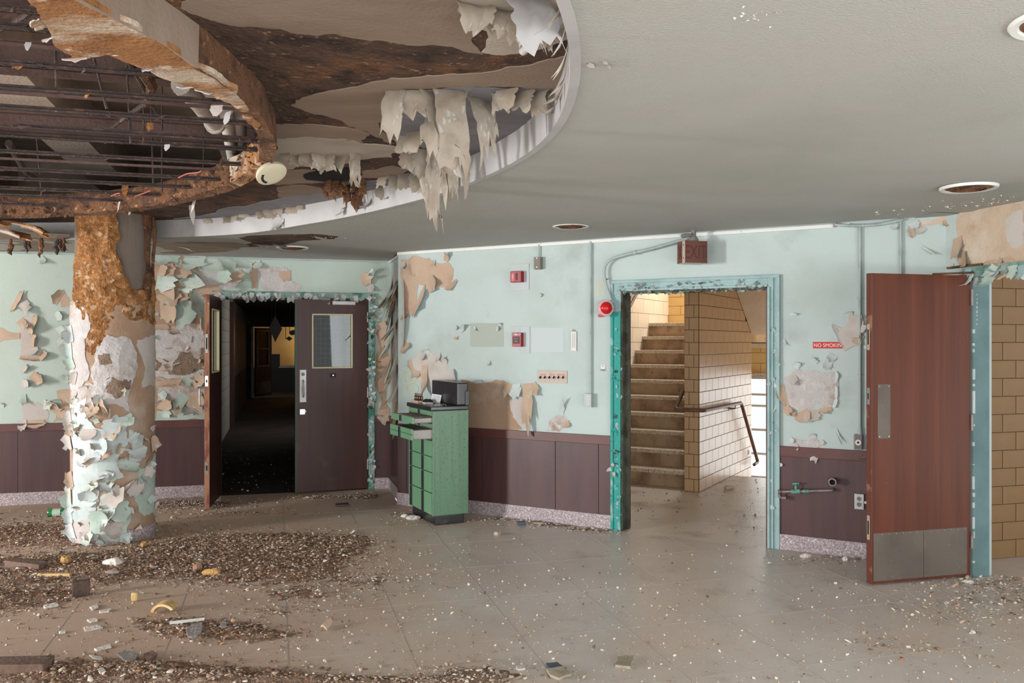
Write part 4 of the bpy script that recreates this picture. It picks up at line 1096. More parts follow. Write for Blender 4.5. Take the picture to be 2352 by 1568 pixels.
t = wthing(WR, 'junction_box', 'grey metal junction box hanging on a thin conduit under the ceiling', 'electrical box', 1236, 603)
pbox(WR, 1226, 590, 1241, 618, .001, .05, 'box', 'box_grey', t, .003); pbox(WR, 1227, 591, 1240.5, 617, .05, .053, 'cover', 'dull_steel', t, .001)
for fy in (592.5, 613):
    a, z = WR.px(1233, fy, .053); MB().lathe(WR.pt(a, z, .053), WR.n, [(.006, 0), (.004, .003)], 10).build('screw', 'bright_metal', t)
a, z = WR.px(1238, 589, .02); MB().tube([WR.pt(a, z, .02), WR.pt(a, ZC - .02, .02)], .007, 8).build('conduit', 'conduit', t, smooth=True)
t = wthing(WR, 'thermometer', 'narrow white wall thermometer with a wire loop', 'thermometer', 1317, 780)
pbox(WR, 1311, 761, 1323.5, 806, .002, .014, 'plate', 'white_plastic', t, .003)
a0, a1, z0, z1 = prect(WR, 1311.5, 762, 1323, 805, .015)
MB().tube([WR.pt((a0 + a1) / 2, z0 + .02, .015), WR.pt((a0 + a1) / 2, z1 - .01, .015)], .0025, 6).build('glass_tube', 'white_plastic', t)
b = MB()
for i in range(13):
    for s in (-1, 1): b.box(WR, (a0 + a1) / 2 + s * .012 - .003, (a0 + a1) / 2 + s * .012 + .003, z0 + .03 + i * .0095, z0 + .0335 + i * .0095, .014, .0146)
b.build('scale_marks', 'switch_black', t); t.children[-1]['kind'] = 'stuff'
MB().tube([WR.pt((a0 + a1) / 2 + .011 * math.cos(q), z1 + .012 * (1 + math.sin(q)) - .004, .008) for q in [i * PI / 8 - PI / 4 for i in range(13)]], .0022, 6).build('wire_loop', 'box_grey', t)
t = wthing(WR, 'switch_panel', 'old cream switch plate with six black toggles', 'light switch', 1268, 865)
pbox(WR, 1235.5, 850.5, 1302, 880, .001, .008, 'plate', 'switch_plate', t, .002)
for fx in (1241.8, 1252, 1262.4, 1272.8, 1283.2, 1293.8):
    a, z = WR.px(fx, 865.5, .01)
    MB().box(WR, a - .006, a + .006, z - .012, z + .012, .008, .011).build('toggle_base', 'switch_plate', t)
    b = MB().prism(Frame(WR.pt(a - .005, z, .011), WR.n, UP, WR.u), [(0, -.012), (.016, -.014), (.02, -.006), (0, .010)], 0, .010); b.build('toggle', 'switch_black', t)
    for dz in (.028, -.030): MB().lathe(WR.pt(a, z + dz, .008), WR.n, [(.003, 0), (.002, .0015)], 6).build('screw', 'switch_black', t)
for x0, x1 in ((1243, 1252), (1263, 1271), (1279, 1297)): pbox(WR, x0, 859.5, x1, 861.5, .008, .0095, 'label_strip', 'alarm_pink', t)
def outlet(fr, name, label, x0, y0, x1, y1, depth, box, face, slots):
    t = wthing(fr, name, label, 'outlet', (x0 + x1) / 2, (y0 + y1) / 2)
    pbox(fr, x0, y0, x1, y1, .001, depth, 'box', box, t, .003)
    a0, a1, z0, z1 = prect(fr, x0, y0, x1, y1, depth)
    MB().box(fr, a0 - .001, a1 + .001, z0 - .001, z1 + .001, depth, depth + .004).build('cover', face, t, bevel=.0015)
    for dz in (-.021, .021):
        ac, zc = (a0 + a1) / 2, (z0 + z1) / 2 + dz
        MB().lathe(fr.pt(ac, zc, depth + .004), fr.n, [(.017, 0), (.016, .0015)], 18).build('socket', slots[0], t)
        b = MB()
        for da, w, h in ((-.007, .0035, .011), (.007, .0035, .009)): b.box(fr, ac + da - w / 2, ac + da + w / 2, zc - h / 2 + .003, zc + h / 2 + .003, depth + .005, depth + .0062)
        b.lathe(fr.pt(ac, zc - .009, depth + .005), fr.n, [(.003, 0), (.003, .0012)], 8)
        b.build('slots', 'dark_hole', t)
    return t


t = outlet(WR, 'outlet_box', 'surface mounted double outlet at the foot of the long thin conduit', 1342, 904, 1358, 935, .055, 'conduit', 'plate_grey', ('white_plastic',))
a, z = WR.px(1356.5, 903, .02); MB().tube([WR.pt(a, z, .02), WR.pt(a, ZC - .02, .02)], .0085, 10).build('conduit', 'conduit', t, smooth=True)
t = wthing(WR, 'wall_hook', 'small white metal hook plate left of the stair doorway', 'hook', 1385, 844)
pbox(WR, 1379.5, 837.5, 1390, 851, .001, .005, 'plate', 'white_plastic', t, .002)
a, z = WR.px(1384.5, 850, .006); MB().box(WR, a - .016, a + .016, z - .004, z + .008, .004, .02).build('hook', 'box_grey', t, bevel=.002)
MB().lathe(WR.pt(a, z + .035, .005), WR.n, [(.004, 0), (.004, .001)], 8).build('screw_hole', 'dark_hole', t)
# red alarm lamp and its conduit
t = wthing(WR, 'alarm_lamp', 'round red alarm lamp beside the stair doorway', 'alarm lamp', 1395, 707)
LF = Frame(WR.pt(*WR.px(1404, 706)), Vector(l2 + (0,)), UP, Vector(m2 + (0,)))
a, z = LF.px(1392, 707, .09)
MB().box(LF, a - .045, a + .055, z - .06, z + .055, .0, .075).build('housing', 'pale_pink', t, bevel=.008)
MB().lathe(LF.pt(a, z, .07), LF.n, [(.066, 0), (.070, .01), (.068, .022), (.056, .026)], 28).build('bezel', 'pale_pink', t, smooth=True)
MB().lathe(LF.pt(a, z, .09), LF.n, [(.054, 0), (.052, .012), (.042, .028), (.024, .038), (.006, .041)], 28).build('lens', 'lamp_red', t, smooth=True)
for s in (-1, 1): MB().lathe(LF.pt(a + s * .057, z - s * .01, .094), LF.n, [(.004, 0), (.003, .004)], 8).build('screw', 'box_grey', t)
MB().prism(Frame(LF.pt(a - .05, z - .065, .0), LF.u, UP, LF.n), [(0, .01), (.09, .01), (.03, -.012), (.01, -.012)], .02, .08).build('spout', 'alarm_pink', t)
t = wthing(WR, 'conduit_pipe', 'bent pale conduit running from the red lamp up to the exit sign', 'conduit', 1450, 590)
cp = [WR.pt(*WR.px(x, y, .05), .05) for x, y in ((1404, 690), (1391, 650), (1388, 618), (1400, 598), (1428, 587), (1500, 570), (1580, 547))]
def smooth_path(p, k=6):
    out = []
    for i in range(len(p) - 1):
        a, b_, c, d = p[max(i - 1, 0)], p[i], p[i + 1], p[min(i + 2, len(p) - 1)]
        for j in range(k):
            s = j / k
            out.append(0.5 * ((2 * b_) + (c - a) * s + (2 * a - 5 * b_ + 4 * c - d) * s * s + (3 * b_ - a - 3 * c + d) * s ** 3))
    return out + [p[-1]]


MB().tube(smooth_path(cp), .0125, 10).build('pipe', 'conduit', t, smooth=True)
p, q = WR.pt(*WR.px(1455, 581, .05), .05), WR.pt(*WR.px(1462, 579, .05), .05)
MB().tube([p, q], .018, 12).build('coupling', 'conduit', t)
for x, y in ((1500, 571), (1389, 640)):
    a, z = WR.px(x, y, .05); MB().tube([WR.pt(a, z, .05), WR.pt(a, z, 0)], .006, 6).build('clip', 'box_grey', t)
# exit sign
XF = Frame(Vector((1.356, 6.72, 0)), v3(l2), UP, v3(m2))
t = thing('exit_sign', 'brown box exit sign hung over the stair doorway', 'exit sign', XF.pt(.1, 2.31, -.07))
MB().box(XF, 0, .192, 2.225, 2.399, -.135, 0).build('box', 'exit_brown', t, bevel=.003)
b = MB()
for p in ((.0, .192, 2.225, 2.235), (.0, .192, 2.389, 2.399), (0, .008, 2.225, 2.399), (.184, .192, 2.225, 2.399)): b.box(XF, *p, 0, .004)
b.build('face_frame', 'exit_brown', t)
text_obj('lettering', 'EXIT', XF, .096, 2.312, .0005, .104, 'exit_letter', t, squeeze=.62)
MB().box(XF, -.005, .0, 2.226, 2.398, -.035, .003).build('corner_strip', 'exit_frame', t)
SF = Frame(XF.pt(0, 0, -.135), -XF.n * -1, UP, -XF.u)
text_obj('lettering', 'X', Frame(XF.pt(0, 2.312, -.085), XF.n, UP, -XF.u), 0, 0, .001, .11, 'exit_letter', t, squeeze=.5)
for z in (2.262, 2.366): MB().lathe(XF.pt(-.005, z, -.016), -XF.u, [(.006, 0), (.006, .001)], 8).build('screw_hole', 'dark_hole', t)
MB().box(XF, 0, .19, 2.2235, 2.2255, -.125, -.005).build('lens', 'white_plastic', t)
b = MB().tube(bend([XF.pt(.10, 2.40, -.07), XF.pt(.10, 2.44, -.07), XF.pt(.06, 2.45, -.05), XF.pt(.0, 2.44, -.06)], .02), .016, 8).lathe(XF.pt(.11, 2.399, -.07), UP, [(.04, 0), (.04, .02), (.02, .05), (.02, .094)], 14)
b.build('bracket', 'box_grey', t, smooth=True)
# no smoking sign, half hidden by a flap of paint
t = wthing(WR, 'no_smoking_sign', 'small red NO SMOKING sign, its end covered by loose paint', 'sign', 1898, 792)
pbox(WR, 1867, 785, 1944, 800, .001, .005, 'plate', 'sign_red', t)
a0, a1, z0, z1 = prect(WR, 1867, 785, 1944, 800, .005)
text_obj('lettering', 'NO SMOKING', WR, (a0 + a1) / 2, (z0 + z1) / 2, .005, .027, 'sign_letter', t, depth=.0008, squeeze=.93)
# conduits on the right
t = wthing(WR, 'conduit_pipe', 'pale vertical conduit ending in a small grey outlet box above the wainscot', 'conduit', 1975, 750)
a, z = WR.px(1975, 998, .02); MB().tube([WR.pt(a, z, .02), WR.pt(a, ZC - .02, .02)], .0115, 10).build('pipe', 'conduit', t, smooth=True)
MB().tube([WR.pt(a, z, .02), WR.pt(a, z + .05, .02)], .016, 12).build('coupling', 'conduit', t)
for yy in (520, 684, 860):
    aa, zz = WR.px(1975, yy, .02); MB().box(WR, aa - .022, aa + .022, zz - .006, zz + .006, .001, .012).build('clip', 'conduit', t)
pbox(WR, 1960.5, 998, 1981, 1033, .001, .05, 'box', 'grey_plastic', t, .006); pbox(WR, 1963, 1001, 1979.5, 1030, .05, .053, 'cover', 'dull_steel', t, .002)
a, z = WR.px(1971, 1016, .055); MB().lathe(WR.pt(a, z, .053), WR.n, [(.022, 0), (.021, .003)], 20).build('socket', 'white_plastic', t); MB().lathe(WR.pt(a, z, .056), WR.n, [(.008, 0), (.008, .001)], 12).build('socket_hole', 'dark_hole', t)
t = wthing(WR, 'conduit_pipe', 'short pale conduit going down behind the red door', 'conduit', 2070, 560)
a, z = WR.px(2069, 900, .02); MB().tube([WR.pt(a, 1.2, .02), WR.pt(a, ZC - .02, .02)], .010, 10).build('pipe', 'conduit', t, smooth=True)
aa, zz = WR.px(2069, 580, .02); MB().tube([WR.pt(aa, zz - .015, .02), WR.pt(aa, zz + .015, .02)], .014, 10).build('coupling', 'conduit', t)
t = wthing(WR, 'flexible_conduit', 'ribbed conduit running along the top of the right wall', 'conduit', 2000, 515)
pp = [WR.pt(*WR.px(x, y, .03), .03) for x, y in ((1917, 516), (1960, 518), (2010, 516), (2060, 507), (2075, 503))]
sp = smooth_path(pp, 14); MB().tube(sp, [.011 + .002 * (i % 2) for i in range(len(sp))], 8).build('conduit', 'conduit', t)
t = wthing(WR, 'cable_clip', 'small metal conduit clamp at the start of the ribbed conduit', 'clamp', 1917, 516)
pbox(WR, 1913, 510, 1921, 521, .001, .04, 'clamp', 'old_pipe', t, .004)
t = wthing(WR, 'cover_plate', 'round brown blank plate on the wainscot rail below the grey outlet box', 'cover plate', 1981, 1046)
a, z = WR.px(1981, 1046, .024); MB().lathe(WR.pt(a, z, .0225), WR.n, [(.034, 0), (.034, .004), (.027, .005), (.026, .003)], 24).build('plate', 'wainscot_rail', t); MB().lathe(WR.pt(a, z, .0255), WR.n, [(.004, 0), (.003, .003)], 8).build('screw', 'switch_black', t)
t = wthing(WR, 'pipe_stub', 'short capped-off waste pipe stub sticking out of the wainscot', 'pipe', 1913, 1107)
a, z = WR.px(1912, 1107, .11)
MB().lathe(WR.pt(a, z, .014), WR.n, [(.022, 0), (.022, .07), (.029, .072), (.029, .10), (.021, .1), (.021, .08)], 20).build('pipe', 'old_pipe', t, smooth=True); MB().lathe(WR.pt(a, z, .0145), WR.n, [(.021, .06), (.021, .082)], 16).build('bore', 'dark_hole', t)
t = wthing(WR, 'supply_pipe', 'old supply pipe with a green corroded valve on the wainscot', 'pipe', 1850, 1128)
P = lambda x, y, h: WR.pt(*WR.px(x, y, h), h)
b = MB().tube(bend([P(1914, 1122, .012), P(1914, 1126, .07), P(1790, 1129, .07), P(1790, 1140, .07), P(1797, 1144, .07)], .015), .0105, 10); b.build('pipe', 'old_pipe', t, smooth=True)
MB().tube([P(1797, 1143, .07), P(1806, 1143.5, .07)], .015, 10).tube([P(1788, 1129, .07), P(1794, 1129, .07)], .015, 10).build('elbow', 'old_pipe', t, smooth=True)
MB().tube([P(1818, 1128.5, .07), P(1838, 1128, .07)], .017, 12).tube([P(1844, 1128, .07), P(1858, 1127.5, .07)], .0135, 12).tube([P(1828, 1127, .07), P(1828, 1114, .07)], .009, 10).build('valve', 'verdigris', t, smooth=True)
b = MB().tube([P(1820, 1111, .07), P(1836, 1110, .07)], .008, 8).tube([P(1828, 1110.5, .05), P(1828, 1110.5, .09)], .008, 8); b.build('valve_handle', 'verdigris', t, smooth=True)
t = outlet(WR, 'outlet_cover', 'steel double outlet low on the wainscot beside the red door', 1963, 1134, 1984, 1169, .035, 'old_pipe', 'steel', ('grey_plastic',))
a, z = WR.px(1983, 1153, .025); MB().tube([WR.pt(a, z, .025), WR.pt(WEND - .01, z, .025)], .011, 10).build('conduit', 'white_plastic', t, smooth=True)
# round ceiling vents
def vent(x, y, r, label):
    a, bq = CE.px(x, y); p = Vector((a, bq, ZC))
    t = thing('ceiling_vent', label, 'ceiling vent', p)
    MB().lathe(p, (0, 0, -1), [(r, -.004), (r, .004), (r * .96, .012), (r * .84, .010), (r * .80, .0), (r * .8, -.002)], 40).build('ring', 'trim_white', t, smooth=True)
    MB().lathe(p, (0, 0, -1), [(r * .80, .004), (r * .72, .0065), (r * .3, .009), (r * .02, .0095)], 36).build('dish', 'vent_dish', t, smooth=True)
    for k in (0.62, 0.44, 0.26):
        pts = [p + Vector((math.cos(q) * r * k, math.sin(q) * r * k, -.011)) for q in [2 * PI * i / 28 for i in range(29)]]
        MB().tube(pts, .004, 6, caps=False).build('louvre', 'rust', t)


vent(1311, 518, .142, 'round rusty ceiling vent near the right wall, left of the exit sign')
vent(2225, 430, .155, 'round rusty ceiling vent nearest the right doorway')
vent(672, 568, .15, 'round ceiling vent over the brown double door')
vent(2462, 42, .155, 'round ceiling vent cut by the upper right picture edge')
# ------------------------------------------------------------------ round column
CC, CR = Vector((-3.295, 7.08, 0)), .318
def colmap(R):
    def f(s, z, h=0.0):
        t = s / CR
        return Vector((CC.x + (R + h) * math.cos(t), CC.y + (R + h) * math.sin(t), z))
    return f


def colpx(x, y, R=CR):
    dx, dy, dz = (x - CX) / F, 1.0, (CY - y) / F
    A = dx * dx + dy * dy; B = -2 * (dx * CC.x + dy * CC.y); Cq = CC.x ** 2 + CC.y ** 2 - R * R
    D = max(B * B - 4 * A * Cq, 0.0); t = (-B - math.sqrt(D)) / (2 * A)
    th_ = math.atan2(dy * t - CC.y, dx * t - CC.x)
    return th_ * CR, CAMZ + dz * t


def colframe(s, z=0.0, R=CR):
    t = s / CR
    return Frame((CC.x + R * math.cos(t), CC.y + R * math.sin(t), 0), (-math.sin(t), math.cos(t), 0), UP, (math.cos(t), math.sin(t), 0))


col = thing('column', 'thick round column with bursting paint below and bare rusty insulation on top', 'column', CC)
MB().lathe(CC, UP, [(CR, 0.0), (CR, 1.93)], 64).build('shaft', 'shaded_tan', col, smooth=True)
MB().lathe(CC, UP, [(.285, 1.9), (.285, ZR)], 48).build('core', 'column_core', col, smooth=True)
MB().lathe(CC, UP, [(CR + .006, 0.0), (CR + .006, .10), (CR, .105)], 64).build('base_band', 'terrazzo_base', col, smooth=True)
cp_ = lambda pts: [colpx(x, y) for x, y in pts]
def cpatch(pts, mt, thick, off=0.0, rough=0.0, seed=0, name='paint_patch', spacing=.03, jag=.16, R=CR, nscale=14):
    return patch(name, col, colmap(R), cp_(pts), mt, thick, off, rough, spacing, jag, 3, seed, nscale)


cpatch([(163, 470), (262, 470), (266, 560), (285, 630), (300, 660), (335, 665), (352, 640), (356, 742), (330, 748), (300, 735), (285, 722), (250, 745), (232, 790), (222, 838), (205, 810), (196, 740), (168, 690)],
       'insulation', .035, -.03, .022, 1, 'insulation', .02)
cpatch([(335, 470), (352, 468), (355, 690), (330, 690), (344, 620), (340, 540)], 'rust', .03, -.03, .015, 2, 'insulation', .02)
cpatch([(163, 700), (178, 690), (200, 712), (208, 756), (196, 800), (204, 840), (185, 900), (163, 890)], 'white_plaster', .008, 0, .003, 3)
cpatch([(212, 842), (222, 800), (245, 768), (285, 772), (308, 800), (312, 850), (300, 890), (262, 872), (240, 900), (215, 880)], 'white_plaster', .010, 0, .008, 4)
cpatch([(245, 870), (300, 872), (290, 905), (265, 915), (245, 900)], 'brown_render', .012, 0, .008, 5)
cpatch([(225, 815), (250, 812), (258, 835), (235, 845)], 'brown_render', .012, 0, .004, 6)
cpatch([(165, 900), (200, 880), (235, 890), (300, 892), (300, 950), (240, 930), (205, 925), (165, 960)], 'white_plaster', .006, 0, .003, 7)
cpatch([(163, 925), (200, 912), (204, 965), (240, 985), (286, 975), (289, 1030), (272, 1050), (284, 1095), (240, 1115), (228, 1150), (212, 1200), (163, 1195)], 'aqua_flake', .009, 0, .003, 8)
cpatch([(318, 1075), (356, 1040), (356, 1190), (330, 1185), (310, 1150)], 'mint_flake', .008, 0, .002, 9)
cpatch([(232, 1140), (268, 1125), (290, 1150), (290, 1235), (205, 1238), (214, 1185)], 'mint_flake', .010, 0, .004, 10)
cpatch([(163, 1190), (205, 1180), (200, 1245), (163, 1250)], 'pale_paper', .006, 0, .002, 11)
cpatch([(315, 780), (356, 760), (356, 900), (325, 890), (332, 840)], 'pale_paper', .004, 0, .002, 12)
cpatch([(295, 985), (330, 1000), (320, 1060), (292, 1075)], 'aqua_flake', .007, 0, .003, 13)
cr = random.Random(11)
def cflake(x, y, dg, w, l, curl, front, back, **kw):
    s, z = colpx(x, y); k = 6.8 / F
    return flake('paint_flake', col, colframe(s), 0, z, math.radians(dg), w * k, l * k, math.radians(curl), front, back, **kw)


for i, q in enumerate([(170, 765, 200, 40, 26, 120, 'aqua_flake'), (168, 800, 190, 45, 30, 110, 'aqua_flake'), (172, 830, 215, 30, 26, 100, 'mint_flake'), (178, 870, 160, 30, 20, 80, 'pale_paper'),
        (213, 930, -70, 30, 40, 90, 'tan_paper'), (232, 935, 20, 34, 26, 100, 'tan_paper'), (250, 985, -40, 40, 34, 80, 'tan_paper'), (168, 965, 200, 50, 26, 120, 'pale_paper'),
        (165, 1010, 210, 40, 24, 90, 'pale_paper'), (170, 990, 170, 25, 22, 90, 'tan_paper'), (225, 1020, -20, 35, 40, 70, 'aqua_flake'), (240, 1040, -60, 30, 24, 110, 'tan_paper'),
        (262, 960, -80, 50, 40, 40, 'aqua_flake'), (285, 955, -60, 30, 30, 80, 'mint_flake'), (300, 1000, -50, 30, 24, 100, 'aqua_flake'), (310, 1030, -80, 40, 28, 70, 'aqua_flake'),
        (295, 1060, -100, 46, 30, 80, 'mint_flake'), (230, 1090, -70, 36, 26, 120, 'aqua_flake'), (215, 1110, -60, 24, 22, 90, 'mint_flake'), (250, 1130, -40, 50, 44, 60, 'pale_paper'),
        (275, 1150, -90, 40, 60, 40, 'mint_flake'), (240, 1165, -30, 60, 40, 80, 'mint_flake'), (225, 1200, 60, 50, 40, 60, 'mint_flake'), (262, 1195, -110, 40, 46, 70, 'pale_paper'),
        (170, 1100, 200, 40, 24, 120, 'tan_paper'), (166, 1140, 190, 50, 24, 110, 'mint_flake'), (168, 1180, 200, 40, 22, 100, 'aqua_flake'), (172, 1215, 210, 36, 26, 90, 'aqua_flake'),
        (200, 1225, -60, 30, 30, 60, 'mint_flake'), (285, 1225, -80, 26, 30, 90, 'aqua_flake'), (330, 1080, -20, 24, 26, 110, 'pale_paper'), (340, 1140, -60, 24, 20, 100, 'mint_flake'),
        (345, 1020, 10, 40, 20, 90, 'tan_paper'), (205, 985, -90, 40, 30, 60, 'pale_paper'), (215, 1045, -90, 34, 26, 100, 'aqua_flake'), (300, 1115, -45, 36, 30, 60, 'pale_paper')]):
    cflake(*q, 'tan_paper' if 'paper' not in q[6] else 'aqua_flake', seed=900 + i, off=.011)
for i in range(75):
    x, y = cr.uniform(164, 355), cr.uniform(890, 1245)
    if x > 290 and y < 980: continue
    cflake(x, y, cr.uniform(0, 360), cr.uniform(10, 30), cr.uniform(8, 26), cr.uniform(30, 140), cr.choice(['aqua_flake', 'aqua_flake', 'mint_flake', 'pale_paper', 'tan_paper', 'white_plaster']), cr.choice(['tan_paper', 'pale_paper']), seed=1000 + i, off=.008, nu=4, nv=4)
pts = [colmap(.30)(*colpx(352, y)) + Vector((.035 + .01 * math.sin(y), -.03, 0)) for y in (500, 530, 560, 590, 620, 650)]
MB().tube(pts, [.012, .016, .012, .015, .013, .006], 7).build('hanging_strip', 'rust', col, smooth=True)

# ------------------------------------------------------------------ collapsed round hung ceiling
disc = thing('hung_ceiling', 'collapsed round hung ceiling, rusty rim and bare iron bars', 'hung ceiling', (IC[0], IC[1], 2.5))
ZD = 2.50
segs = [(-1.6, -1.0, 'shaded_tan', .012), (-1.0, -.62, 'shaded_tan', .02), (-.62, -.34, 'lip_white', .008), (-.34, -.13, 'recess_tan', .012), (-.13, .18, 'rust', .03), (.18, .40, 'rust', .03), (.40, .62, 'rust_plaster', .03),
        (.62, 1.1, 'rust', .03), (1.1, 1.7, 'rust', .03), (1.7, 2.3, 'rust_plaster', .025), (2.3, 4.7, 'rust', .02)]
sr = random.Random(4)
for t0, t1, mt, rg in segs:
    N = max(6, int((t1 - t0) / .02)); b = MB(); V = []
    for i in range(N + 1):
        t = t0 + (t1 - t0) * i / N
        for k, z, g in ((0, ZD, .5), (0, ZR + .01, 0), (-.06, ZR + .01, 0), (-.06, ZD + .02, 1)):
            q = noise.fractal(Vector((t * 9, z * 9, k * 20 + 2)), 1, 2, 4) * rg
            x, y = icurve(t, k + q * .6); V.append((x, y, z + (q * g if z < ZR else 0)))
    Fs = [(i * 4 + k, (i + 1) * 4 + k, (i + 1) * 4 + (k + 1) % 4, i * 4 + (k + 1) % 4) for i in range(N) for k in range(4)] + [(0, 1, 2, 3), (N * 4, N * 4 + 3, N * 4 + 2, N * 4 + 1)]
    b.add(V, Fs); b.build('rim', mt, disc, smooth=True)
# torn remains of the plaster soffit
DS = Frame((0, 0, ZD), (1, 0, 0), (0, 1, 0), (0, 0, -1))
sof = [(60, -6), (92, 45), (118, 88), (130, 112), (170, 142), (250, 128), (330, 158), (395, 190), (470, 214), (530, 240), (556, 262), (590, 300), (598, 285), (560, 236), (500, 178), (440, 150), (330, 80), (195, 0), (150, -30), (60, -40)]
patch('soffit_plaster', disc, DS.pt, pxpoly(DS, sof), 'rust_plaster', .02, -.02, .012, .06, .10, 3, 3, 3.0)
for i, (x, y, dg, w, l, cu) in enumerate([(345, 165, -100, 30, 20, 60), (180, 140, -100, 60, 26, 70), (255, 130, -80, 60, 20, 60), (100, 60, 190, 50, 30, 60), (430, 205, -90, 40, 18, 60), (120, 95, -120, 40, 26, 90), (470, 215, -60, 40, 20, 50)]):
    pflake('torn_edge', disc, DS, x, y, dg, w, l, cu, 'rust_plaster', 'pale_paper', seed=i + 40, off=-.01, thick=.004)
# rusty crumbs along the far rim
b = MB(); cr2 = random.Random(8)
for i in range(420):
    t = cr2.uniform(.2, 3.0); k = -abs(cr2.gauss(0, .10)) - .01
    x, y = icurve(t, k); s = cr2.uniform(.006, .022)
    z = ZD + cr2.uniform(-.01, .05)
    V = [Vector((x, y, z)) + Vector((cr2.uniform(-s, s), cr2.uniform(-s, s), cr2.uniform(-s, s))) for _ in range(4)]
    b.add(V, [(0, 1, 2), (0, 3, 1), (1, 3, 2), (0, 2, 3)])
o = b.build('rust_crumbs', 'rust', disc); o['kind'] = 'stuff'
# bare bars
BZ = 2.56
BFr = Frame((0, 0, BZ), (1, 0, 0), (0, 1, 0), (0, 0, -1))
def inside_disc(x, y, mrg):
    t = math.atan2(y - IC[1], x - IC[0]); return math.hypot(x - IC[0], y - IC[1]) < irad(t) + mrg


ends = []
for i, y in enumerate([-140, -60, 20, 76, 143, 202, 247, 289, 322, 358, 386, 411, 433, 452, 468, 480]):
    a, bq = BFr.px(0, y); p = Vector((a, bq, BZ)); tilt = sr.uniform(-.02, .02)
    lv = (v3(l2) + v3(m2) * tilt).normalized()
    s1 = 0.0
    while inside_disc(p.x + lv.x * s1, p.y + lv.y * s1, -.03) and s1 < 6: s1 += .02
    s0 = 0.0
    while inside_disc(p.x + lv.x * s0, p.y + lv.y * s0, -.03) and s0 > -6: s0 -= .02
    if y < 120: s1 = min(s1, .75 + y * .001)
    ends.append((p, lv, s1))
    bf = Frame(p, lv, UP, lv.cross(Vector(UP)))
    zz = sr.uniform(-.015, .02)
    b = MB().box(bf, s0, s1, zz, zz + .005, -.015, .015).box(bf, s0, s1, zz, zz + .024, -.015, -.011)
    N = 24                                               # lumps of rust and old plaster clinging to the bar
    for k in range(N):
        q = bf.pt(sr.uniform(max(s0, -.3), s1), zz + .003, sr.uniform(-.015, .015)); s = sr.uniform(.006, .02)
        V = [q + Vector((sr.uniform(-s, s) * 2, sr.uniform(-s, s), sr.uniform(-s, s) * .6)) for _ in range(4)]
        b.add(V, [(0, 1, 2), (0, 3, 1), (1, 3, 2), (0, 2, 3)])
    o = b.build('bar', 'dark_iron', disc)
    # thin companion strip just beside it
    if i % 2 == 0:
        MB().box(bf, s0, s1 - .05, zz + .05, zz + .062, .04, .055).build('bar', 'red_oxide_steel', disc)
for x0, y0, x1, y1 in ((240, 160, 245, 250), (320, 240, 330, 330), (348, 290, 352, 420), (310, 190, 300, 330), (150, 90, 130, 200), (365, 330, 372, 440), (470, 360, 465, 450), (100, 330, 96, 450)):
    p, q = BFr.pt(*BFr.px(x1, y1)), BFr.pt(*BFr.px(x1, y1)) + Vector((sr.uniform(-.15, .1), sr.uniform(-.1, .1), .7))
    MB().tube([p, q], .006, 6).build('hanger_rod', 'dark_iron', disc)
for pts, r in ((((330, 232), (348, 262), (336, 300)), .03), (((330, 230), (300, 200), (250, 160)), .016), (((300, 215), (330, 265), (360, 320)), .014), (((20, 380), (60, 440), (90, 455)), .02), (((350, 290), (300, 320), (240, 360)), .014), (((120, 60), (60, 120), (0, 150)), .014)):
    MB().tube([BFr.pt(*BFr.px(x, y), h=-.12) for x, y in pts], [r, r * .8, r * .5], 7).build('bent_brace', 'rust' if r > .02 else 'dark_iron', disc)
for i, (x, y, w, l, mt) in enumerate([(345, 280, 14, 24, 'insulation'), (288, 425, 14, 26, 'insulation'), (200, 215, 20, 10, 'insulation'), (40, 148, 30, 10, 'insulation'), (300, 480, 10, 14, 'pale_scrap'), (440, 470, 12, 46, 'pale_paper'), (448, 455, 8, 40, 'pale_scrap'), (500, 240, 30, 26, 'pale_paper'), (525, 255, 22, 30, 'lip_white'), (130, 480, 50, 14, 'foil'), (100, 478, 40, 10, 'foil'), (275, 462, 4, 26, 'white_plastic'), (65, 95, 14, 20, 'lip_white'), (385, 330, 14, 18, 'lip_white')]):
    pflake('hanging_scrap', disc, BFr, x, y, -90 + sr.uniform(-40, 40), w, l, 80, mt, mt, lift=1.2, seed=60 + i, nu=3, nv=3)
for pts in (((255, 447), (275, 440), (300, 449), (325, 442), (345, 434)), ((410, 404), (430, 395), (455, 392), (462, 388))):
    MB().tube(smooth_path([BFr.pt(*BFr.px(x, y), h=.01) for x, y in pts], 4), .004, 6).build('loose_wire', 'wire_red', disc, smooth=True)
# pale round detector fixed on the rim
dx_, dy_ = DS.px(602, 384)
dt = math.atan2(dy_ - IC[1], dx_ - IC[0]); x, y = icurve(dt, -.01)
sm = thing('smoke_detector', 'cream round detector with dark slots on the broken rim', 'detector', (x, y, ZD))
ax = Vector((.42, -.30, -.75)).normalized(); o_ = Vector((x + .03, y - .01, ZD - .035))
MB().lathe(o_, ax, [(.074, -.02), (.080, -.008), (.080, .004), (.066, .010), (.05, .012)], 28).build('housing', 'smoke_cream', sm, smooth=True)
sa = Vector((1, .3, 0)).cross(ax).normalized(); sb_ = ax.cross(sa)
for k in range(5):
    q = -1.9 + .3 * k; d_ = sa * math.cos(q) + sb_ * math.sin(q); e_ = ax.cross(d_)
    MB().box(Frame(o_ + d_ * .052 + ax * .008, d_, e_, ax), -.005, .007, -.006, .006, .001, .006).build('slot', 'dark_hole', sm)

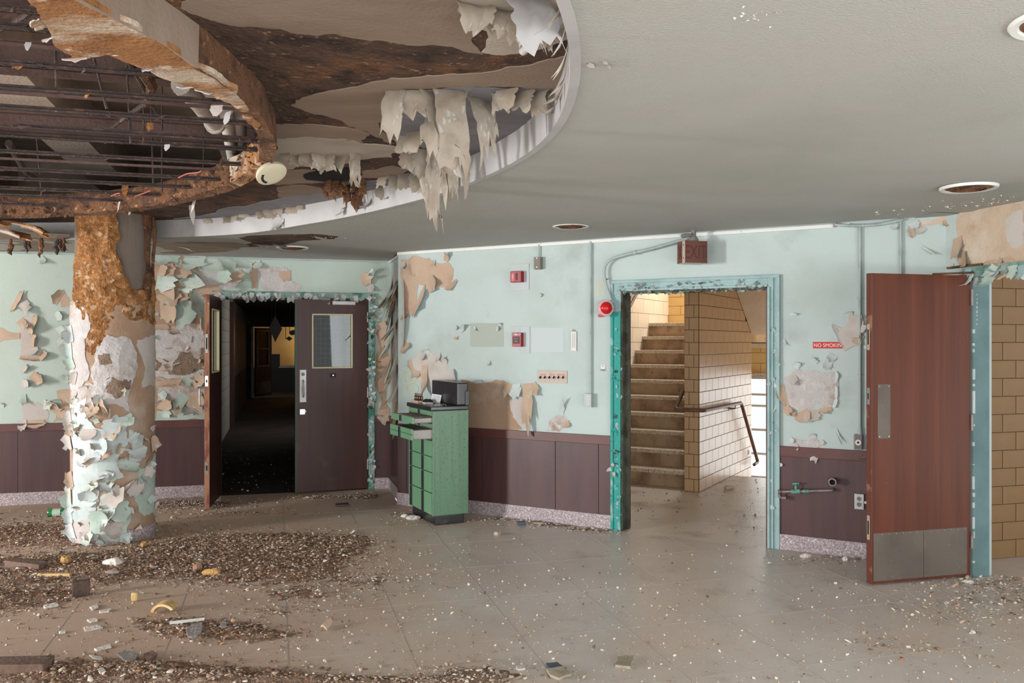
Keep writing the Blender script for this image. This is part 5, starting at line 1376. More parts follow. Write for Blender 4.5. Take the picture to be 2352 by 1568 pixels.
# ------------------------------------------------------------------ structure in the void above
for i, (y, z) in enumerate(((32, 2.86), (165, 2.88), (310, 2.92))):
    fr = Frame((0, 0, z), (1, 0, 0), (0, 1, 0), (0, 0, -1)); a, bq = fr.px(0, y)
    o = thing('steel_beam', 'dark steel beam above the broken ceiling, %s from the front' % ('first', 'second', 'third')[i], 'steel beam', (a, bq, z), 'steel beams in the void')
    bf = Frame((a, bq, z), v3(l2), UP, v3(m2))
    MB().box(bf, -3.5, 3.6, 0, .012, -.045, .045).build('lower_flange', 'red_oxide_steel', o)
    MB().box(bf, -3.5, 3.6, .012, .138, -.005, .005).build('web', 'red_oxide_steel', o)
    MB().box(bf, -3.5, 3.6, .138, .15, -.045, .045).build('upper_flange', 'red_oxide_steel', o)
for i, s in enumerate((-5.2, -4.1, -3.0, -1.75, -.5)):
    p = v3(l2) * s + Vector((1.2, 1.2, 0))
    bf = Frame(p, -v3(m2), UP, v3(l2))
    o = MB().box(bf, -2.5, 8.6, 3.10, ZS + .01, -.16, .16).build('concrete_beam', 'concrete')
    tag(o, 'pale concrete joist under the slab in the void, %s from the left' % ('first', 'second', 'third', 'fourth', 'fifth')[i], 'concrete beam', 'concrete joists in the void')
for i, (q, r) in enumerate((([(415, 195), (455, 235), (492, 282)], .045), ([(518, 250), (528, 310), (538, 372)], .04), ([(548, 270), (552, 320), (556, 372)], .04))):
    fr = Frame((0, 0, 2.78 + .02 * i), (1, 0, 0), (0, 1, 0), (0, 0, -1))
    o = thing('water_pipe', 'white pipe in the void, %s' % ('slanting one ending above the bars', 'left one of the close pair', 'right one of the close pair')[i], 'pipe', fr.pt(*fr.px(*q[0])), 'white pipes in the void')
    pp = [fr.pt(*fr.px(*k)) for k in q]
    MB().tube(pp, r, 14).build('pipe', 'white_pipe', o, smooth=True); MB().tube([pp[2], pp[2] + (pp[2] - pp[1]).normalized() * .03], r * 1.25, 14).build('collar', 'white_pipe', o, smooth=True)

# ------------------------------------------------------------------ torn paper, paint and grey areas on the recess ceiling
def rp(pts, mt, th_, sd, off=0.0, rough=.004, name='bare_patch', par=None, fr=RE, jag=.14, sp=.12):
    return patch(name, ceiling if par is None else par, fr.pt, pxpoly(fr, pts), mt, th_, off, rough, sp, jag, 3, sd, 4.0)


rp([(380, -90), (415, 18), (470, 40), (520, 55), (600, 62), (700, 78), (770, 76), (850, 92), (960, 104), (1040, 106), (1110, 124), (1104, 60), (1062, 0), (1045, -90)], 'recess_tan', .004, 1)
rp([(1060, 0), (1100, 60), (1106, 118), (1160, 124), (1235, 112), (1310, 82), (1330, -90), (1045, -90)], 'recess_pale', .006, 2)
rp([(668, 240), (700, 222), (770, 206), (850, 188), (940, 178), (1040, 168), (1160, 154), (1240, 140), (1320, 122), (1320, 205), (1210, 200), (1080, 198), (1000, 200), (925, 202), (895, 260), (900, 330), (880, 322), (845, 300), (800, 286), (740, 262)], 'recess_tan', .006, 3)
rp([(628, 286), (700, 284), (800, 292), (850, 306), (838, 332), (760, 322), (690, 314), (628, 318)], 'recess_tan', .005, 4)
rp([(632, 318), (700, 312), (800, 318), (846, 330), (930, 340), (900, 360), (820, 366), (760, 384), (690, 380), (636, 390)], 'recess_pale', .006, 5)
rp([(905, 202), (1080, 200), (1210, 202), (1330, 206), (1330, 300), (1250, 345), (1150, 390), (1040, 435), (985, 425), (1000, 350), (960, 335), (930, 325), (900, 320)], 'recess_grey', .003, 6)  # darker grey area towards the lip
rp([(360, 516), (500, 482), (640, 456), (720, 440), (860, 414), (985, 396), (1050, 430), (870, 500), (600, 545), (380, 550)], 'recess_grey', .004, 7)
rp([(636, 430), (690, 424), (740, 432), (720, 448), (640, 452)], 'recess_tan', .005, 8)
rp([(640, 392), (700, 388), (760, 400), (830, 392), (900, 380), (940, 388), (860, 408), (720, 420), (636, 424)], 'recess_tan', .004, 9)
hk = random.Random(21)
def hang(x, y, wpx, L, lift=.9, curl=None, dg=None, front='ceiling_flake', back='ceiling_flake_back', **kw):
    curl = curl or hk.choice([1.5, 1.6, 1.7, 2.0, 2.5]); L *= hk.uniform(.75, 1.1)
    a, bq = RE.px(x, y); s = bq / F
    return flake('hanging_paint', ceiling, RE, a, bq, math.radians(-90 + hk.uniform(-45, 45) if dg is None else dg), wpx * s, L, curl, front, back, lift=lift, off=.004, seed=int(x * 7 + y), **({'jag': .2, 'taper': hk.uniform(-.1, .25), 'crumple': hk.uniform(.2, .6), 'nu': 6, 'nv': 9} | kw))


for x, y, w, L in [(908, 205, 46, .25), (950, 205, 60, .11), (985, 206, 46, .24), (1030, 204, 70, .30), (1060, 210, 50, .36), (1090, 222, 46, .26), (1112, 230, 34, .22), (1165, 202, 56, .10), (1200, 206, 60, .13), (1240, 208, 50, .10), (1270, 212, 40, .07), (1150, 212, 40, .08),
                   (1005, 255, 56, .28), (1035, 270, 44, .32), (1060, 285, 34, .22), (985, 285, 40, .2), (955, 300, 50, .14), (930, 310, 46, .12), (1010, 310, 40, .34), (1040, 320, 34, .34), (1000, 340, 34, .36), (1020, 345, 30, .30), (985, 345, 30, .3), (965, 340, 44, .16), (940, 345, 44, .12), (1055, 345, 26, .22), (1000, 372, 24, .36), (1018, 378, 26, .34), (1035, 380, 22, .26), (990, 380, 16, .34), (1048, 372, 20, .24),
                   (880, 405, 30, .09), (905, 402, 34, .10), (930, 400, 36, .12), (955, 398, 34, .11), (975, 400, 30, .14), (870, 428, 20, .1), (930, 425, 22, .12), (700, 352, 30, .07), (730, 350, 34, .09), (760, 352, 30, .10), (785, 356, 26, .11), (815, 350, 24, .2), (822, 356, 14, .22), (680, 356, 30, .06), (655, 350, 26, .06), (745, 368, 24, .07),
                   (640, 478, 30, .06), (620, 480, 30, .07), (600, 484, 26, .06), (670, 474, 30, .06), (560, 490, 30, .05), (540, 494, 26, .06), (520, 496, 20, .05), (480, 500, 26, .05), (690, 470, 20, .05)]:
    hang(x, y, w, L)
for x, y, w, L, dg in ((1075, 5, 60, .10, -60), (1110, 12, 60, .12, -100), (1150, 20, 60, .10, -60), (1190, 24, 60, .12, -80), (1225, 30, 70, .12, 240), (1280, 70, 50, .1, 200), (1260, 20, 40, .12, 180), (1130, 40, 40, .07, -60)):
    hang(x, y, w, L, lift=.5, curl=2.2, dg=dg, front='lip_white')
hang(1215, -6, 110, .26, lift=.7, curl=1.25, dg=-75, front='lip_white', back='lip_white', taper=.1)
MB().tube([RE.pt(*RE.px(1200, 78), h=.06), RE.pt(*RE.px(1300, 14), h=.03)], .014, 10).build('paint_roll', 'lip_white', ceiling, smooth=True)
# brown rags torn out of the recess ceiling
for k in range(26):
    x, y = hk.uniform(750, 840), hk.uniform(408, 440)
    hang(x, y, hk.uniform(8, 22), hk.uniform(.04, .14), front='rust', back='rust', nu=3, nv=3)
rp([(700, 398), (740, 388), (800, 384), (830, 392), (820, 408), (760, 416), (710, 412)], 'dark_hole', .007, 12)
# paint hanging from the lip
for x, y, w, L, dgc in ((795, 480, 26, .05, 1.2), (805, 500, 18, .10, 1.5), (812, 485, 14, .08, 1.4), (566, 515, 26, .14, 1.3), (575, 512, 14, .10, 1.2), (858, 445, 14, .04, 1.6), (880, 448, 16, .05, 1.8), (930, 438, 14, .05, 1.7), (760, 462, 12, .03, 1.6), (650, 480, 12, .03, 1.9), (1290, 262, 16, .10, 1.2), (1298, 200, 14, .12, 1.0), (1302, 150, 14, .12, .8), (1296, 235, 14, .1, 1.3), (1303, 105, 12, .12, .8), (1304, 60, 12, .12, .9), (1280, 255, 14, .05, 1.6)):
    fr = Frame((0, 0, ZC), (1, 0, 0), (0, 1, 0), (0, 0, -1)); a, bq = fr.px(x, y)
    t = math.atan2(bq - OC[1], a - OC[0]); ox, oy = ocurve(t, -.004)
    ff = Frame((ox, oy, 0), (-math.sin(t), math.cos(t), 0), UP, (-math.cos(t), -math.sin(t), 0))
    flake('lip_flake', ceiling, ff, 0, ZC + .07, -PI / 2 + hk.uniform(-.4, .4), w * oy / F, L, dgc, 'lip_white', 'ceiling_flake_back', seed=int(x + y), off=.003, jag=.3)
# main ceiling: stains, crusts and flakes
rp([(548, 546), (640, 538), (720, 536), (792, 541), (770, 548), (700, 552), (640, 562), (565, 566)], 'recess_rust', .002, 14, fr=CE)
rp([(350, 552), (540, 556), (600, 566), (520, 578), (430, 584), (350, 582)], 'recess_tan', .002, 15, fr=CE)
rp([(-200, 520), (160, 538), (158, 575), (-200, 575)], 'recess_tan', .002, 16, fr=CE)
for i, (x, y, dg, w, l, cu, mt) in enumerate([(640, 560, -30, 40, 16, 60, 'ceiling_flake'), (672, 572, -90, 24, 10, 60, 'ceiling_flake'), (600, 560, -60, 40, 20, 70, 'recess_tan'), (740, 545, 160, 60, 8, 40, 'ceiling_flake'), (410, 566, 20, 10, 40, 30, 'lip_white'), (450, 556, -60, 40, 14, 40, 'recess_tan'), (1350, 145, 20, 22, 16, 40, 'ceiling_flake'), (1385, 140, 0, 20, 12, 60, 'ceiling_flake'), (1365, 150, -30, 14, 14, 60, 'ceiling_flake'), (1395, 148, 40, 10, 10, 60, 'ceiling_flake')]):
    pflake('ceiling_flake', ceiling, CE, x, y, dg, w, l, cu, mt, 'ceiling_flake_back', seed=i + 5, nu=4, nv=3)
b = MB()
for i in range(240):                                   # crumbs of burst plaster near the right wall and the double door
    if i < 130: x = hk.uniform(2010, 2352); y = 508 - (x - 2000) * .118 + hk.gauss(-14, 5)
    elif i < 180: x = hk.uniform(1780, 1960); y = 0; x, y = hk.gauss(750, 50), hk.gauss(545, 4)
    else: x, y = hk.gauss(1735, 30), hk.gauss(30, 12)
    a, bq = CE.px(x, y); s = hk.uniform(.003, .013)
    V = [Vector((a, bq, ZC + .002)) + Vector((hk.uniform(-s, s), hk.uniform(-s, s), -abs(hk.uniform(0, s)) * (0 if k < 3 else 1))) for k in range(4)]
    b.add(V, [(0, 1, 2), (0, 3, 1), (1, 3, 2), (0, 2, 3)])
o = b.build('plaster_crumbs', 'chip_white', ceiling); o['kind'] = 'stuff'
# sagging plaster left of the column, rags hanging under it
for i, (x, y, dg, w, l, cu, mt) in enumerate([(20, 508, -8, 40, 96, 24, 'stained_plaster'), (-40, 520, -5, 50, 110, 20, 'pale_paper'), (60, 520, -20, 30, 70, 30, 'recess_tan'), (-60, 500, 0, 30, 90, 16, 'insulation')]):
    pflake('sagging_plaster', ceiling, CE, x, y, dg, w, l, cu, mt, 'insulation', seed=i + 70, thick=.012, jag=.12, taper=.2)
for i, (x, y, l, mt) in enumerate([(25, 548, .14, 'rust'), (60, 545, .13, 'dark_iron'), (92, 546, .17, 'rust'), (130, 548, .14, 'dark_iron'), (148, 546, .12, 'rust'), (142, 550, .1, 'dark_iron'), (66, 548, .09, 'dark_iron')]):
    a, bq = CE.px(x, y); rr = random.Random(i + 3)
    pp = [Vector((a + rr.uniform(-.012, .012), bq, ZC - l * k / 7)) for k in range(8)]
    MB().tube(pp, [.012] + [rr.uniform(.008, .026) for _ in range(6)] + [.004], 7).build('hanging_rag', mt, ceiling)

# ------------------------------------------------------------------ peeling on the walls
def wp_(wall, fr, pts, mt, sd, th_=.002, off=.0005, jag=.13, rough=0.0, name='bare_patch', sp=None):
    return patch(name, wall, fr.pt, pxpoly(fr, pts), mt, th_, off, rough, sp, jag, 3, sd, 12)


BK = {'aqua_flake': 'tan_paper', 'mint_flake': 'tan_paper', 'tan_paper': 'mint_flake', 'pale_paper': 'aqua_flake'}
def fl(wall, fr, rows, sd=0, off=.004, **kw):
    for i, (x, y, dg, w, l, cu, mt) in enumerate(rows):
        pflake('paint_flake', wall, fr, x, y, dg, w, l, cu, mt, BK.get(mt, 'tan_paper'), seed=sd + i, off=off, **kw)


# left wall, beside the column
wp_(wall_left, WL, [(356, 600), (380, 592), (445, 598), (470, 640), (474, 700), (474, 962), (356, 962)], 'shaded_tan', 1, .0015)
wp_(wall_left, WL, [(452, 622), (490, 625), (545, 640), (548, 660), (460, 662)], 'white_plaster', 2, .004, rough=.001, sp=.04)
wp_(wall_left, WL, [(588, 608), (622, 612), (652, 612), (668, 624), (666, 642), (692, 655), (690, 664), (605, 664)], 'white_plaster', 3, .004, rough=.001, sp=.04)
wp_(wall_left, WL, [(640, 622), (668, 620), (668, 645), (650, 648)], 'tan_paper', 4, .005)
wp_(wall_left, WL, [(358, 758), (400, 748), (474, 748), (474, 858), (440, 866), (400, 868), (358, 866)], 'white_plaster', 5, .004, rough=.002, sp=.04)
wp_(wall_left, WL, [(392, 855), (405, 825), (415, 808), (438, 806), (446, 822), (458, 824), (460, 800), (474, 798), (474, 848), (455, 850), (440, 857), (415, 862)], 'brown_render', 6, .007, rough=.003, sp=.03)
wp_(wall_left, WL, [(357, 822), (372, 834), (362, 852), (357, 850)], 'brown_render', 7, .006)
wp_(wall_left, WL, [(358, 868), (425, 866), (412, 885), (360, 890)], 'tan_paper', 8, .006)
wp_(wall_left, WL, [(358, 890), (420, 886), (474, 880), (474, 935), (420, 925), (358, 930)], 'white_plaster', 9, .004, rough=.001, sp=.04)
wp_(wall_left, WL, [(360, 945), (400, 938), (474, 930), (474, 962), (360, 962)], 'mint_flake', 10, .005)
wp_(wall_left, WL, [(862, 765), (880, 742), (896, 735), (896, 950), (884, 972), (866, 962), (862, 850)], 'shaded_tan', 11, .003)
fl(wall_left, WL, [(372, 586, -95, 28, 26, 50, 'mint_flake'), (396, 586, -85, 26, 24, 60, 'mint_flake'), (408, 588, -80, 14, 30, 70, 'mint_flake'), (440, 588, -80, 60, 34, 45, 'mint_flake'), (492, 590, -90, 50, 40, 40, 'mint_flake'), (528, 594, -120, 40, 30, 50, 'mint_flake'), (560, 596, -110, 40, 24, 50, 'mint_flake'), (585, 600, -70, 26, 22, 60, 'mint_flake'),
        (365, 618, -20, 26, 26, 70, 'tan_paper'), (380, 612, -50, 30, 30, 60, 'tan_paper'), (410, 605, -70, 44, 46, 50, 'tan_paper'), (432, 615, -95, 30, 36, 70, 'tan_paper'), (360, 645, -10, 40, 55, 40, 'mint_flake'), (412, 645, -15, 44, 60, 45, 'mint_flake'), (440, 632, -40, 20, 26, 60, 'tan_paper'),
        (500, 628, -20, 34, 40, 60, 'mint_flake'), (540, 625, -60, 34, 26, 50, 'tan_paper'), (472, 656, -82, 64, 24, 30, 'tan_paper'), (592, 634, 180, 58, 24, 70, 'tan_paper'), (585, 650, 200, 26, 44, 40, 'mint_flake'), (380, 668, -60, 50, 40, 40, 'tan_paper'), (368, 700, 0, 76, 40, 40, 'tan_paper'), (405, 676, -60, 40, 30, 60, 'tan_paper'),
        (432, 690, -100, 48, 66, 30, 'mint_flake'), (470, 690, 200, 66, 36, 60, 'mint_flake'), (452, 735, 0, 44, 22, 110, 'tan_paper'), (400, 755, -100, 20, 22, 90, 'tan_paper'), (372, 745, -90, 30, 18, 50, 'tan_paper'), (435, 868, -120, 22, 28, 60, 'mint_flake'), (448, 868, -40, 30, 26, 60, 'tan_paper'), (462, 872, -10, 30, 20, 100, 'tan_paper'),
        (370, 900, -60, 18, 24, 60, 'mint_flake'), (365, 925, -20, 26, 34, 50, 'tan_paper'), (405, 915, -75, 36, 40, 45, 'tan_paper'), (440, 905, -60, 40, 56, 45, 'tan_paper'), (425, 905, -120, 24, 40, 40, 'mint_flake'), (460, 930, -150, 26, 40, 40, 'pale_paper'), (375, 942, -40, 24, 22, 40, 'mint_flake'), (415, 650, -90, 30, 20, 80, 'tan_paper')], 2000)
for i in range(40):
    x, y = hk.uniform(358, 472), hk.uniform(600, 955)
    pflake('paint_flake', wall_left, WL, x, y, hk.uniform(0, 360), hk.uniform(8, 18), hk.uniform(6, 16), hk.uniform(40, 120), hk.choice(['mint_flake', 'tan_paper', 'pale_paper']), 'tan_paper', seed=2200 + i, nu=3, nv=3)
fl(wall_left, WL, [(830, 645, 20, 26, 30, 50, 'tan_paper'), (845, 640, 60, 12, 34, 60, 'mint_flake'), (848, 655, -60, 16, 20, 70, 'pale_paper'), (872, 770, 10, 60, 26, 60, 'tan_paper'), (885, 820, -60, 30, 30, 70, 'tan_paper'), (880, 940, -80, 30, 40, 60, 'tan_paper'), (866, 745, 120, 20, 26, 60, 'mint_flake')], 2300)
# left wall, left of the column
wp_(wall_left, WL, [(-40, 748), (0, 752), (22, 762), (48, 764), (48, 778), (15, 781), (0, 786), (-40, 790)], 'tan_paper', 21)
wp_(wall_left, WL, [(46, 725), (80, 732), (90, 780), (84, 812), (100, 822), (54, 832), (48, 790)], 'pale_paper', 22)
wp_(wall_left, WL, [(50, 922), (108, 935), (110, 966), (56, 972)], 'pale_paper', 23)
wp_(wall_left, WL, [(130, 898), (170, 892), (170, 962), (122, 970), (128, 940)], 'tan_paper', 24)
wp_(wall_left, WL, [(128, 678), (150, 672), (162, 700), (140, 706)], 'tan_paper', 25)
fl(wall_left, WL, [(34, 690, -25, 50, 14, 60, 'tan_paper'), (48, 690, -60, 24, 40, 50, 'pale_paper'), (45, 735, -50, 18, 34, 60, 'tan_paper'), (70, 745, -15, 44, 28, 110, 'tan_paper'), (72, 780, -10, 30, 24, 110, 'tan_paper'), (70, 800, -60, 26, 24, 80, 'pale_paper'), (72, 818, -95, 44, 18, 100, 'tan_paper'), (92, 812, -40, 24, 26, 90, 'tan_paper'), (140, 685, 150, 34, 24, 70, 'tan_paper'), (128, 728, 20, 20, 22, 60, 'mint_flake'),
        (136, 765, 40, 24, 22, 60, 'mint_flake'), (140, 790, 60, 24, 18, 60, 'mint_flake'), (52, 845, -30, 20, 18, 90, 'pale_paper'), (72, 860, -35, 20, 40, 60, 'tan_paper'), (50, 880, 0, 18, 26, 80, 'pale_paper'), (52, 905, -85, 16, 30, 60, 'mint_flake'), (100, 930, 0, 20, 24, 60, 'mint_flake'), (78, 964, -85, 44, 24, 70, 'tan_paper'), (50, 964, -80, 20, 28, 60, 'pale_paper'), (118, 945, 60, 36, 26, 60, 'tan_paper'), (140, 935, -60, 30, 30, 60, 'tan_paper'), (135, 930, 120, 20, 22, 60, 'mint_flake'), (92, 590, -60, 16, 26, 70, 'mint_flake'), (2, 935, 80, 14, 12, 50, 'mint_flake'), (150, 900, -60, 30, 30, 50, 'tan_paper'), (146, 880, 80, 20, 24, 50, 'mint_flake')], 2400)
# return wall: long strips hanging down
for i in range(22):
    a, z = hk.uniform(.05, .95), hk.choice([hk.uniform(1.7, 2.4), hk.uniform(.9, 2.35)])
    flake('paint_flake', wall_return, WT, a, z, -PI / 2 + hk.uniform(-.4, .4), hk.uniform(.06, .25), hk.uniform(.15, .42), hk.uniform(.2, .9), hk.choice(['shaded_tan', 'tan_paper', 'pale_paper', 'mint_flake', 'shaded_tan']), hk.choice(['tan_paper', 'mint_flake']), seed=2500 + i, off=.004, jag=.35)
patch('bare_patch', wall_return, WT.pt, [(.0, 1.0), (.4, .85), (.9, 1.1), (.97, 1.5), (.97, 2.4), (.5, 2.42), (.05, 2.3)], 'pale_paper', .003, .0005, 0, None, .12, 3, 5)
# right wall, upper left: big tan area
wp_(wall_right, WR, [(921, 597), (948, 586), (985, 592), (1000, 601), (1020, 604), (1030, 602), (1042, 617), (1040, 640), (1028, 667), (1005, 656), (980, 662), (962, 652), (958, 700), (950, 722), (935, 716), (921, 732)], 'tan_paper', 31, .003)
wp_(wall_right, WR, [(921, 765), (936, 790), (934, 800), (921, 812)], 'tan_paper', 32)
wp_(wall_right, WR, [(945, 828), (962, 812), (985, 804), (1000, 818), (1003, 808), (1012, 828), (1024, 828), (1028, 852), (1042, 850), (1048, 874), (995, 890), (965, 880), (952, 850)], 'pale_paper', 33)
wp_(wall_right, WR, [(1058, 872), (1095, 878), (1170, 880), (1174, 925), (1180, 955), (1200, 985), (1060, 982)], 'shaded_tan', 34)  # bared tan paper, with the cabinet's shadow put into its darker colour
wp_(wall_right, WR, [(1172, 918), (1205, 912), (1216, 988), (1200, 982), (1178, 958)], 'pale_paper', 35, .003)
wp_(wall_right, WR, [(1257, 990), (1262, 966), (1285, 952), (1303, 960), (1300, 976), (1285, 991)], 'white_plaster', 36, .003)
wp_(wall_right, WR, [(1080, 742), (1157, 742), (1157, 796), (1080, 796)], 'faded_paint', 37, .0006, jag=.01)
wp_(wall_right, WR, [(1220, 752), (1294, 753), (1294, 808), (1222, 808)], 'clean_paint', 38, .0006, jag=.01)
wp_(wall_right, WR, [(1366, 642), (1394, 642), (1390, 680), (1364, 680)], 'old_cream', 39, .0006, jag=.03)
fl(wall_right, WR, [(958, 690, -30, 72, 28, 70, 'tan_paper'), (952, 612, 190, 40, 14, 80, 'tan_paper'), (985, 650, -10, 36, 30, 40, 'tan_paper'), (1024, 600, 60, 14, 26, 70, 'tan_paper'), (1035, 650, -60, 36, 18, 40, 'tan_paper'), (930, 722, -70, 24, 16, 70, 'tan_paper'), (930, 795, -50, 30, 16, 60, 'tan_paper'), (926, 600, -80, 14, 24, 50, 'pale_paper'), (1000, 596, -100, 4, 20, 60, 'mint_flake'),
        (975, 838, -83, 16, 74, 30, 'tan_paper'), (948, 838, 200, 30, 12, 80, 'tan_paper'), (968, 815, -30, 18, 18, 60, 'pale_paper'), (1006, 812, -70, 14, 26, 70, 'pale_paper'), (1042, 862, 10, 28, 14, 100, 'pale_paper'), (1020, 836, 80, 20, 22, 60, 'pale_paper'), (985, 812, 150, 14, 16, 70, 'aqua_flake'), (958, 850, -100, 20, 20, 60, 'tan_paper'),
        (1168, 880, -95, 18, 34, 50, 'tan_paper'), (1182, 882, -80, 34, 34, 25, 'aqua_flake'), (1212, 880, -85, 26, 112, 14, 'tan_paper'), (1222, 884, -45, 26, 34, 40, 'tan_paper'), (1100, 880, 90, 22, 10, 60, 'aqua_flake'), (1290, 952, 75, 10, 40, 30, 'aqua_flake'), (1298, 968, -60, 20, 18, 50, 'tan_paper'), (1045, 752, -10, 10, 14, 60, 'aqua_flake'), (1058, 760, 40, 12, 24, 50, 'aqua_flake'), (1048, 772, -80, 12, 10, 60, 'tan_paper'), (1090, 750, -60, 6, 14, 60, 'aqua_flake'), (1140, 755, 0, 10, 14, 60, 'aqua_flake'), (1148, 748, 60, 8, 10, 60, 'aqua_flake'), (1122, 830, -60, 10, 12, 70, 'pale_paper'), (1236, 678, 0, 8, 14, 40, 'aqua_flake')], 2600)
# right wall, between the stair doorway and the red door
wp_(wall_right, WR, [(1800, 870), (1832, 846), (1870, 848), (1885, 856), (1920, 852), (1923, 930), (1905, 936), (1880, 930), (1860, 946), (1838, 945), (1815, 936), (1795, 928)], 'white_plaster', 41, .003, rough=.001, sp=.04)
wp_(wall_right, WR, [(1815, 1005), (1840, 1010), (1870, 1004), (1886, 1018), (1880, 1030), (1820, 1027)], 'white_plaster', 42, .003)
wp_(wall_right, WR, [(1918, 748), (1940, 752), (1952, 722), (1975, 726), (1979, 772), (1974, 790), (1950, 800), (1940, 806)], 'pale_paper', 43, .003, off=.004)
wp_(wall_right, WR, [(2112, 506), (2180, 499), (2184, 516), (2110, 521)], 'stained_plaster', 44)
fl(wall_right, WR, [(1930, 770, 205, 56, 10, 40, 'pale_paper'), (1955, 740, -50, 40, 40, 30, 'pale_paper'), (1968, 770, -70, 30, 24, 40, 'tan_paper'), (1972, 735, 20, 24, 14, 70, 'pale_paper'), (1950, 725, 100, 18, 12, 60, 'aqua_flake'), (1985, 788, -10, 24, 22, 50, 'aqua_flake'), (1915, 815, -120, 20, 22, 60, 'aqua_flake'), (1905, 830, -110, 18, 22, 50, 'aqua_flake'), (1868, 832, 60, 16, 14, 60, 'aqua_flake'),
        (1806, 905, 195, 50, 22, 50, 'tan_paper'), (1818, 862, -60, 18, 28, 60, 'pale_paper'), (1828, 845, 60, 14, 20, 50, 'aqua_flake'), (1866, 940, -90, 34, 34, 40, 'pale_paper'), (1838, 945, -60, 34, 26, 40, 'tan_paper'), (1820, 940, -80, 14, 20, 60, 'tan_paper'), (1896, 935, -80, 26, 18, 70, 'tan_paper'), (1800, 936, -30, 20, 26, 50, 'tan_paper'), (1918, 865, 0, 26, 10, 60, 'aqua_flake'), (1918, 900, 0, 30, 10, 60, 'aqua_flake'), (1915, 925, -20, 20, 12, 70, 'aqua_flake'),
        (1814, 1008, -30, 14, 16, 60, 'aqua_flake'), (1826, 1020, -60, 10, 18, 60, 'pale_paper'), (1872, 1028, -95, 22, 36, 30, 'pale_paper'), (1885, 1012, -40, 10, 14, 60, 'pale_paper'), (1868, 1006, 100, 16, 12, 50, 'aqua_flake'), (1920, 985, -65, 5, 40, 30, 'aqua_flake'), (1815, 722, 0, 6, 22, 40, 'aqua_flake'), (1990, 850, -60, 8, 24, 40, 'aqua_flake'), (1800, 780, -60, 6, 16, 40, 'aqua_flake'),
        (2100, 530, 200, 26, 16, 60, 'tan_paper'), (2118, 520, -120, 20, 22, 50, 'pale_paper'), (2176, 505, -100, 14, 22, 70, 'tan_paper'), (2118, 566, -40, 6, 42, 40, 'aqua_flake'), (2055, 515, -80, 16, 14, 50, 'aqua_flake'), (2095, 510, -60, 26, 18, 30, 'aqua_flake'), (2190, 560, -90, 16, 50, 30, 'aqua_flake')], 2700)
# stained wall over the right doorway
wp_(wall_far_right, WF, [(2204, 486), (2260, 470), (2400, 440), (2400, 618), (2300, 618), (2240, 622), (2216, 600), (2204, 560)], 'stained_plaster', 51, .003, rough=.001, sp=.05)
wp_(wall_far_right, WF, [(2315, 500), (2350, 480), (2352, 560), (2330, 570), (2312, 540)], 'pale_paper', 52, .005)
wp_(wall_far_right, WF, [(2230, 608), (2300, 596), (2400, 590), (2400, 624), (2240, 624)], 'tan_paper', 53, .005)
fl(wall_far_right, WF, [(2200, 545, -75, 30, 60, 40, 'tan_paper'), (2205, 585, -40, 30, 50, 40, 'tan_paper'), (2215, 622, -88, 26, 40, 50, 'tan_paper'), (2222, 640, -90, 14, 70, 30, 'tan_paper'), (2240, 640, -60, 20, 26, 60, 'pale_paper'), (2290, 600, -40, 26, 30, 50, 'tan_paper'), (2312, 610, -60, 20, 24, 60, 'tan_paper')], 2800)
# chalk scribble above the cabinet
b = MB()
def scrib(pts): b.tube(smooth_path([WR.pt(*WR.px(x, y), .002) for x, y in pts], 5), .0016, 5)
scrib([(926, 866), (936, 852), (946, 856), (944, 872), (934, 878), (932, 862), (944, 850), (956, 854), (958, 868), (948, 876), (944, 864), (956, 852), (964, 856), (962, 868)])
scrib([(922, 886), (940, 884), (958, 876), (972, 870), (950, 878), (936, 886), (940, 898), (954, 902), (962, 892), (952, 882), (938, 888), (934, 898), (946, 906), (960, 902)])
scrib([(922, 848), (930, 854), (926, 866), (920, 872)])
o = b.build('chalk_scribble', 'chalk_yellow', wall_right, smooth=True); o['label'] = 'yellow green chalk scribble'
# ------------------------------------------------------------------ rubble on the floor
BLOBS = []
for x, y, sx, sy, amp, kind in [(60, 1228, .9, .45, 1.0, 'b'), (100, 1305, .75, .34, 1.15, 'b'), (20, 1375, .4, .28, .9, 'b'), (330, 1295, .6, .33, 1.1, 'b'), (470, 1270, .55, .36, 1.0, 'b'), (630, 1245, .55, .32, .95, 'b'), (735, 1280, .34, .36, .85, 'b'),
                                (600, 1320, .4, .25, .85, 'b'), (800, 1245, .2, .25, .55, 'b'), (475, 1442, .30, .12, 1.1, 'o'), (575, 1458, .28, .08, .85, 'o'), (620, 1405, .2, .07, .5, 'o'), (380, 1430, .2, .1, .5, 'o'), (300, 1545, .5, .14, .95, 'b'), (110, 1550, .5, .14, 1.0, 'b'), (540, 1560, .4, .10, .9, 'b'),
                                (720, 1568, .36, .09, .85, 'b'), (1090, 1548, .26, .10, .7, 'w'), (960, 1568, .3, .06, .8, 'w'), (420, 1158, .55, .20, .75, 'w'), (560, 1178, .5, .12, .4, 'b'), (760, 1142, .40, .10, .65, 'w'), (860, 1138, .18, .2, .6, 'w'), (940, 1185, .14, .16, .6, 'w'),
                                (700, 1365, .3, .2, .45, 'g'), (840, 1330, .3, .25, .40, 'g'), (2330, 1340, .5, .32, .5, 'w'), (2290, 1400, .5, .3, .3, 'w'), (1900, 1285, .3, .07, .55, 'w'), (2040, 1480, .3, .1, .2, 'b'), (250, 1180, .5, .2, .4, 'w')]:
    p = floor_pt(x, y); BLOBS.append((p.x, p.y, sx, sy, amp, kind))
for t in (.25, .45, .62, .8, .93):                        # swept against the right wall
    q = WR.pt(.9 + t * 1.5, 0, .10); BLOBS.append((q.x, q.y, .18, .09, .5, 'w'))


